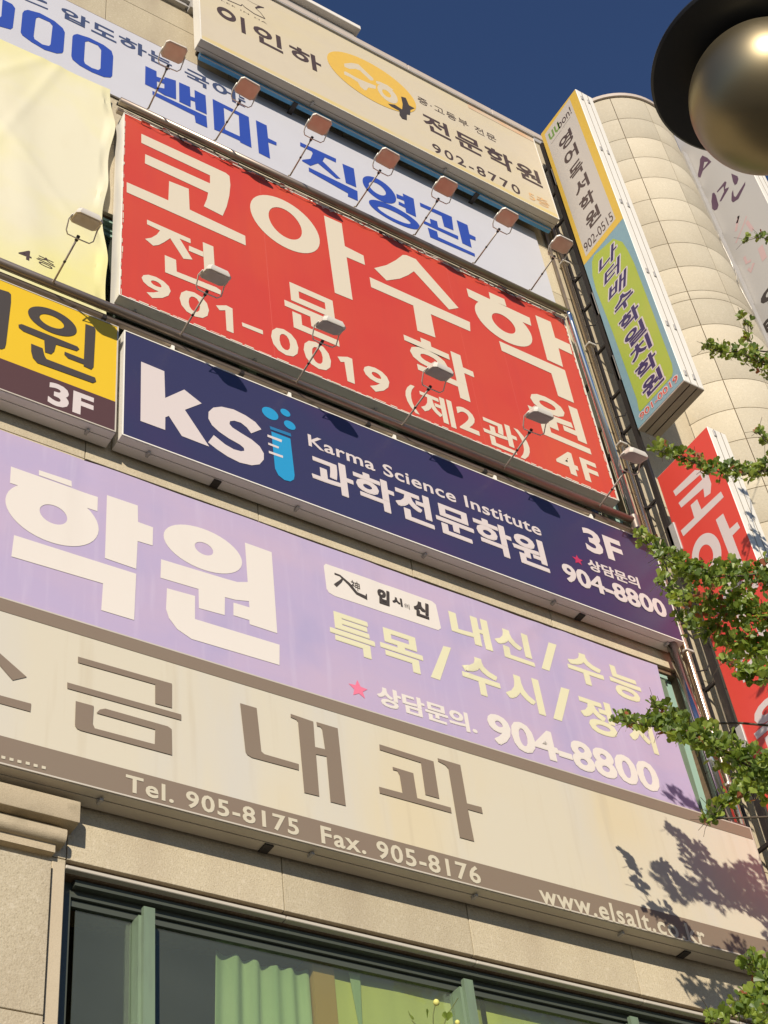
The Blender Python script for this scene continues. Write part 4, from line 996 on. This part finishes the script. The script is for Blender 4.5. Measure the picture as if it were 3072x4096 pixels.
# ------------------------------------------------------------------ floodlights
def floodlight(tilt, glass):
    t = thing('floodlight', 'x', 'floodlight', (0, 0, 0))
    MB().tube([(0, 0, .04), (0, -.02, .0), (0, -.52, 0)], .0095, 8).build('arm', 'lamp_arm', t, smooth=True)
    MB().tube([(0, -.25, 0), (0, -.27, 0)], .012, 8).tube([(0, -.48, 0), (0, -.53, 0)], .016, 8).build('joint', 'dark_metal', t, smooth='auto')
    R = Matrix.Rotation(tilt, 3, 'X'); pv = Vector((0, -.68, .02))
    rp = lambda q: tuple(pv + R @ Vector(q))
    U = [rp((-.126, 0, .005)), rp((-.13, .07, -.01)), (-.125, -.55, -.03), (-.10, -.52, -.035), (0, -.515, -.03), (.10, -.52, -.035), (.125, -.55, -.03), rp((.13, .07, -.01)), rp((.126, 0, .005))]
    MB().tube(U, .0065, 6).build('bracket', 'lamp_wire', t, smooth=True)
    # housing: shallow tray with chamfered corners, narrower on top
    def outline(w, d, c): return [(-w+c, -d), (w-c, -d), (w, -d+c), (w, d-c), (w-c, d), (-w+c, d), (-w, d-c), (-w, -d+c)]
    h = MB(); lv = [(outline(.120, .098, .028), -.012), (outline(.122, .100, .028), .006), (outline(.10, .078, .025), .05), (outline(.07, .05, .02), .062)]
    vs = [rp((x, y, z)) for o, z in lv for x, y in o]; fs = []
    for i in range(3):
        for j in range(8): fs.append((i*8+j, i*8+(j+1) % 8, (i+1)*8+(j+1) % 8, (i+1)*8+j))
    fs.append(tuple(range(24, 32))); fs.append(tuple(range(0, 8))[::-1]); h.add(vs, fs)
    h.build('housing', 'lamp_housing', t, smooth='auto')
    g = MB(); og = outline(.106, .084, .024)
    g.add([rp((x, y, -.0165)) for x, y in og]+[rp((x, y, -.0125)) for x, y in og], [tuple(range(8))[::-1]]+[(j, (j+1) % 8, 8+(j+1) % 8, 8+j) for j in range(8)])
    g.build('glass', glass, t)
    fn = MB()
    for k in range(5): fn.box(-.09, .09, -.035+.016*k, -.031+.016*k, .062, .075, R, Vector((0, 0, 0)))
    fn.v = [tuple(Vector(q)+pv) for q in fn.v]; fn.build('cooling_fins', 'lamp_housing', t)
    return t
def copy_thing(o, label):
    r = o.copy(); COL.objects.link(r); r['label'] = label
    for ch in list(o.children):
        c = ch.copy(); COL.objects.link(c); c.parent = r
    return r
where_up = ['leftmost upper-row floodlight, over the first blue letter of the white board', 'second upper-row floodlight from the left, in front of the blue beam', 'third upper-row floodlight from the left, above a gap between blue letters',
  'fourth upper-row floodlight, over the middle of the white board', 'fifth upper-row floodlight, above the last blue letter', 'sixth upper-row floodlight, over the blank end of the white board', 'rightmost upper-row floodlight, beside the yellow blade panel']
UX = [3.76, 4.555, 5.48, 6.335, 7.135, 7.975, 8.805]
fu = floodlight(math.radians(5), 'lamp_glass')
for i, x in enumerate(UX):
    o = fu if i == 0 else copy_thing(fu, ''); o['label'] = where_up[i]; o['group'] = 'upper row of floodlights'
    o.location = (x, 7.75, 14.80+Z); o.rotation_euler = (random.uniform(-.02, .02)-.15, 0, random.uniform(-.07, .07))
where_lo = ['leftmost lower-row floodlight, in front of the cream cloth banner', 'lower-row floodlight in front of the first small letter and the 0 of the red sign', 'lower-row floodlight over the digits in the middle of the red sign number',
  'lower-row floodlight just above the bracketed text on the red sign', 'lower-row floodlight in front of the last small letter of the red sign', 'rightmost lower-row floodlight, past the polished post beside the red sign']
LX = [2.858, 4.083, 5.285, 6.46, 7.69, 8.905]
fl = floodlight(math.radians(33), 'lamp_glass_grey')
for i, x in enumerate(LX):
    o = fl if i == 0 else copy_thing(fl, ''); o['label'] = where_lo[i]; o['group'] = 'lower row of floodlights'
    o.location = (x, 7.75, 11.13+Z); o.rotation_euler = (random.uniform(-.02, .02)-.15, 0, random.uniform(-.04, .04))

# ------------------------------------------------------------------ curtains and blinds behind the lowest window
def curtain(name, label, cat, x0, x1, z0, z1, y, m, amp=.03, n=60, waves=5, taper=0.0):
    v = []; f = []
    for k in (0, 1):
        for i in range(n+1):
            s = i/n; yy = y+amp*math.sin((s+.35*s*s)*waves*1.5*math.pi)*(.4+.6*math.sin(s*3.0+.4)**2)+amp*.3*math.sin(s*waves*3.1)
            xa = x0+(x1-x0)*s
            v.append((xa+(taper*(1-s) if k == 0 else 0), yy, z0 if k == 0 else z1-.03*math.sin(s*3.1)+.006*math.sin(s*40)))
    for i in range(n): f.append((i, i+1, n+2+i, n+1+i))
    t = thing(name, label, cat, ((x0+x1)/2, y, z0)); mb = MB(); mb.v = v; mb.f = f
    o = mb.build('cloth', m, t, smooth=True); sm = o.modifiers.new('t', 'SOLIDIFY'); sm.thickness = .004
    return t
wz0, wz1 = 2.65+Z, 5.49+Z
cl = on_y('J', 1410, 1300, 8.24)[0]; cr = on_y('K', 350, 1300, 8.24)[0]
curtain('curtain', 'pale green curtain hanging behind the window glass, left of the brown pillar', 'curtain', cl, cr, wz0, wz1-.10, 8.25, 'curtain_cloth', .03, 120, 5, -.12)
m1 = on_y('K', 1290, 1500, 8.20)[0]
curtain('blind', 'olive yellow blind behind the window glass, right of the brown pillar', 'blind', on_y('K', 455, 1300, 8.24)[0], m1+.25, wz0, wz1-.02, 8.24, 'blind_cloth', .004, 20, 2)
curtain('blind', 'olive yellow blind behind the glass at the right end of the window', 'blind', m1+.30, 9.6, wz0, wz1-.02, 8.24, 'blind_cloth', .004, 20, 2)
tl_ = on_y('K', 630, 1280, 8.22)[0]
mb = MB(); mb.add([(tl_-.05, 8.215, wz1-.02), (tl_+.05, 8.215, wz1-.02), (tl_+.015, 8.22, wz1-.62)], [(0, 1, 2)]); mb.v += [(a, b+.004, c) for a, b, c in mb.v]; mb.f += [(3, 5, 4), (0, 3, 4, 1), (1, 4, 5, 2), (2, 5, 3, 0)]
o = mb.build('curtain_tail', 'curtain_cloth', None, label='pointed tail of pale green cloth hanging over the olive blind', cat='curtain')
curtain('curtain', 'teal green sheet added for the lit glass in the window beside the lavender banner', 'curtain', 9.25, 9.60, 7.25+Z, 9.20+Z, 8.27, 'teal_lit_glass', .03, 40, 3)  # added sheet, its teal stands in for lit window glass and frames
for z in (7.95, 8.06): MB().box(9.2, 9.60, 8.13, 8.15, z+Z, z+.05+Z).build('window_bar', 'window_dark', B)

# ------------------------------------------------------------------ street lamp, near the camera
GX = Vector((2.2689, 1.0337, 5.1034))
sl_ = thing('street_lamp', 'street lamp with a glossy bronze globe under a black round shade, top right', 'street lamp', (2.95, 1.0337, 0))
n = 40
MB().lathe([(.0008, -.2)] + [(.2*math.sin(math.pi*i/n), -.2*math.cos(math.pi*i/n)) for i in range(1, n)] + [(.0008, .2)], GX, 96).build('globe', 'globe_bronze', sl_, smooth=True)
MB().lathe([(.001, .150), (.12, .152), (.235, .154), (.262, .157), (.268, .163), (.266, .170), (.22, .195), (.12, .235), (.06, .255), (.03, .262), (.03, .34), (.001, .34)], GX, 96).build('shade', 'shade_black', sl_, smooth='auto')
MB().lathe([(.10, .13), (.105, .175)], GX, 48).build('collar', 'shade_black', sl_, smooth=True)
MB().tube([GX+Vector((0, 0, .33)), GX+Vector((.05, 0, .42)), GX+Vector((.2, 0, .5)), GX+Vector((.45, 0, .5)), GX+Vector((.62, 0, .42)), GX+Vector((.68, 0, .25))], .028, 12).build('arm', 'shade_black', sl_, smooth=True)
MB().tube([(2.95, 1.0337, 0), (2.95, 1.0337, 1.2), (2.95, 1.0337, 5.55)], .06, 16, r2=.04).build('pole', 'shade_black', sl_, smooth=True)
MB().lathe([(.14, 0), (.14, .05), (.10, .12), (.085, .8), (.062, .9)], (2.95, 1.0337, 0), 24).build('pole_base', 'shade_black', sl_, smooth='auto')

# ------------------------------------------------------------------ ginkgo tree
BR = [
 dict(y=5.4, c=[(2985, 960, 22), (3040, 945, 30), (3090, 960, 35)]),
 dict(y=5.4, c=[(2835, 1385, 34), (2865, 1400, 42), (2905, 1408, 46), (2950, 1402, 50), (2995, 1425, 55), (3040, 1450, 60), (3090, 1470, 60)]),
 dict(y=5.45, c=[(2965, 1265, 22), (2990, 1300, 32), (2995, 1350, 32), (3020, 1400, 35)]),
 dict(y=5.4, c=[(3035, 1730, 20), (3060, 1760, 26), (3100, 1800, 30)]),
 dict(y=5.5, c=[(2622, 1795, 26), (2650, 1805, 36), (2690, 1815, 42), (2735, 1825, 45), (2780, 1850, 48), (2830, 1870, 52), (2885, 1885, 55), (2940, 1895, 56), (2995, 1890, 50), (3045, 1880, 55), (3100, 1880, 60)]),
 dict(y=(5.5, 5.6), c=[(2562, 2140, 20), (2585, 2165, 30), (2620, 2190, 36), (2650, 2225, 48), (2700, 2255, 60), (2760, 2290, 70), (2830, 2305, 75), (2900, 2300, 72), (2970, 2300, 75), (3040, 2290, 80), (3110, 2300, 90)]),
 dict(y=(6.05, 5.75), c=[(2640, 2330, 26), (2690, 2370, 44), (2745, 2400, 60), (2810, 2410, 72), (2880, 2430, 80), (2960, 2440, 85), (3040, 2460, 85), (3120, 2480, 90)]),
 dict(y=(6.2, 5.8), c=[(2720, 2480, 30), (2770, 2500, 42), (2840, 2530, 55), (2910, 2560, 62), (2980, 2580, 72), (3050, 2600, 78), (3120, 2640, 80)]),
 dict(y=5.8, c=[(2900, 2640, 26), (2945, 2660, 40), (2990, 2690, 50), (3040, 2700, 50), (3100, 2720, 50)]),
 dict(y=(6.82, 6.25), c=[(2478, 2880, 18), (2505, 2885, 26), (2540, 2890, 32), (2590, 2900, 42), (2640, 2905, 50), (2700, 2915, 58), (2760, 2935, 62), (2820, 2965, 66), (2885, 3000, 72), (2950, 3040, 78), (3020, 3070, 80), (3100, 3100, 85)]),
 dict(y=6.62, c=[(2620, 2820, 20), (2650, 2840, 28), (2690, 2865, 34), (2730, 2890, 38)]),
 dict(y=6.3, c=[(2855, 3255, 30), (2885, 3215, 30), (2930, 3185, 45), (2985, 3165, 58), (3040, 3155, 62), (3100, 3150, 70)]),
 dict(y=6.3, c=[(2830, 3290, 20), (2850, 3270, 24)]),
 dict(y=6.3, c=[(2990, 3850, 26), (3030, 3860, 40), (3060, 3900, 45), (3100, 3920, 60)]),
 dict(y=6.3, c=[(2850, 4070, 22), (2900, 4075, 30), (2960, 4040, 40), (3010, 4020, 45), (3060, 3990, 50), (3100, 3970, 60)]),
 dict(y=6.1, c=[(3040, 4080, 34), (3090, 4060, 50)]),
]
TP = Vector((10.6, 5.0, 0))
tree = thing('ginkgo_tree', 'ginkgo tree whose leafy branches reach in from the right edge', 'tree', TP)
MB().tube([TP, TP+Vector((.05, .02, 4)), TP+Vector((-.05, .05, 8)), TP+Vector((.02, .1, 13.2))], .20, 14, r2=.05).build('trunk', 'bark', tree, smooth=True)
rl = random.Random(5)
def leaf_shape():
    """fan blade on a short stalk, notched, folded along the middle"""
    v = [(0, 0, 0), (-.036, .030, .006), (-.030, .047, .010), (-.012, .056, .004), (0, .046, -.002), (.012, .056, .004), (.030, .047, .010), (.036, .030, .006), (-.0012, -.028, 0), (.0012, -.028, 0)]
    f = [(0, 2, 1), (0, 3, 2), (0, 4, 3), (0, 5, 4), (0, 6, 5), (0, 7, 6), (8, 9, 0)]
    return v, f
LV, LF = leaf_shape()
LM = {}
for nme in ('leaf_a', 'leaf_b', 'leaf_c', 'leaf_red'):
    me = bpy.data.meshes.new('leaf'); me.from_pydata(LV, [], LF); me.materials.append(MATS[nme]); LM[nme] = me
places = []          # (apparent size rank, position, rotation, scale, kind)
for br in BR:
    pts = []
    for i, (px, py, r) in enumerate(br['c']):
        ya, yb_ = br['y'] if isinstance(br['y'], tuple) else (br['y'], br['y'])
        yy = ya + (yb_-ya)*min(1, i/6) + .04*math.sin(i*1.7); c = P3(px, py, yy); pts.append(c)
        rm_ = r/(468.0*6.6/yy); cnt = int((r/11.0)**2*1.5)+5
        redzone = (2780 < px < 2860 and 2350 < py < 2450) or (2740 < px < 2850 and 1810 < py < 1860)
        for k in range(cnt):
            d = Vector((rl.gauss(0, 1), rl.gauss(0, 1), rl.gauss(0, 1))); d = d.normalized()*(rl.random()**.45)*rm_*1.02
            kind = rl.choices(['leaf_a', 'leaf_b', 'leaf_c', 'leaf_red'], [.42, .28, .28, .45 if redzone else .03])[0]
            e = (rl.gauss(1.9, .55), rl.uniform(-.9, .9), rl.uniform(0, 6.28))
            places.append((c+d, e, rl.uniform(.72, 1.32)*yy/6.3, kind))
    if len(pts) > 1:
        last = pts[-1]; pts2 = [p + Vector((0, 0, -.01)) for p in pts] + [last + Vector((.5, -.15, .05))]
        if last.x < TP.x: pts2.append(Vector((TP.x-.02, TP.y+.06, min(13.0, last.z-.5))))
        MB().tube(pts2, .003, 6, r2=.011).build('branch', 'bark', tree, smooth=True)
        tw = MB()
        for p_ in pts:
            for q in range(3):
                d = Vector((rl.uniform(-1, .3), rl.uniform(-1, 1), rl.uniform(-1, 1))).normalized()*rl.uniform(.06, .16)
                tw.tube([p_+Vector((0, 0, -.01)), p_+d*.5+Vector((0, 0, .01)), p_+d], .0022, 4)
        tw.build('twigs', 'bark', tree, kind='stuff')
order = list(range(len(places))); rl.shuffle(order)
from mathutils import Euler
single = order[:300]; rest = order[300:]
for i in single:
    p_, e, s_, kind = places[i]
    o = bpy.data.objects.new('leaf', LM[kind]); link(o, tree); o.location = p_-TP; o.rotation_euler = e; o.scale = (s_,)*3
acc = {k: MB() for k in LM}
for i in rest:
    p_, e, s_, kind = places[i]; Rm = Euler(e).to_matrix()
    acc[kind].add([p_ + Rm @ (Vector(v)*s_) for v in LV], LF)
# crown outside the picture
for k in range(1400):
    a = rl.uniform(0, 6.28); zc = rl.uniform(7.5, 14.5); rad = rl.uniform(.2, 1.0)*(1.9-.18*abs(zc-10))
    c = TP + Vector((abs(rad*math.cos(a))*.9+.1, rad*math.sin(a)*.8, zc)); Rm = Euler((rl.uniform(.5, 1.9), rl.uniform(-.9, .9), rl.uniform(0, 6.28))).to_matrix()
    acc[rl.choice(['leaf_a', 'leaf_b', 'leaf_c'])].add([c + Rm @ (Vector(v)*1.1) for v in LV], LF)
lf = MB(); mi = []
me = bpy.data.meshes.new('foliage'); names = list(acc)
for j, k in enumerate(names):
    n0 = len(lf.v); lf.v += acc[k].v; lf.f += [tuple(i+n0 for i in f) for f in acc[k].f]; mi += [j]*len(acc[k].f)
me.from_pydata([tuple(Vector(v)-TP) for v in lf.v], [], lf.f)
for k in names: me.materials.append(MATS[k])
me.polygons.foreach_set('material_index', mi)
link(bpy.data.objects.new('foliage', me), tree, kind='stuff')

# ------------------------------------------------------------------ budding plant at the bottom edge
pt = thing('plant', 'spindly stem with pale yellow buds sticking up at the bottom edge', 'plant', P3(1760, 4300, 6.9))
mp = lambda x, y: P3(1024+x*.61724, 3072+y*.61724, 6.9)
MB().tube([P3(1760, 4300, 6.9), mp(1200, 1720), mp(1240, 1600), mp(1310, 1490)], .004, 6, r2=.003).tube([mp(1150, 1700), mp(1148, 1600), mp(1160, 1540)], .0035, 6).tube([mp(1200, 1720), mp(1060, 1690), mp(1010, 1635)], .0035, 6).build('stem', 'stem_green', pt, smooth=True)
for x, y, r in ((1168, 1520, .020), (1305, 1650, .016)):
    c = mp(x, y)
    bl = MB(); bl.lathe([(.001, -1.0*r), (.7*r, -.75*r), (1.0*r, -.1*r), (.85*r, .55*r), (.45*r, .95*r), (.001, 1.05*r)], c, 12); bl.build('bud', 'bud_yellow', pt, smooth=True)
for (x, y), e in (((1010, 1630), (1.2, .3, .5)), ((1240, 1640), (1.0, -.3, 2.2)), ((1110, 1625), (1.3, .2, 4.0))):
    o = bpy.data.objects.new('leaf', LM['leaf_a']); link(o, pt); o.location = mp(x, y)-pt.location; o.rotation_euler = e
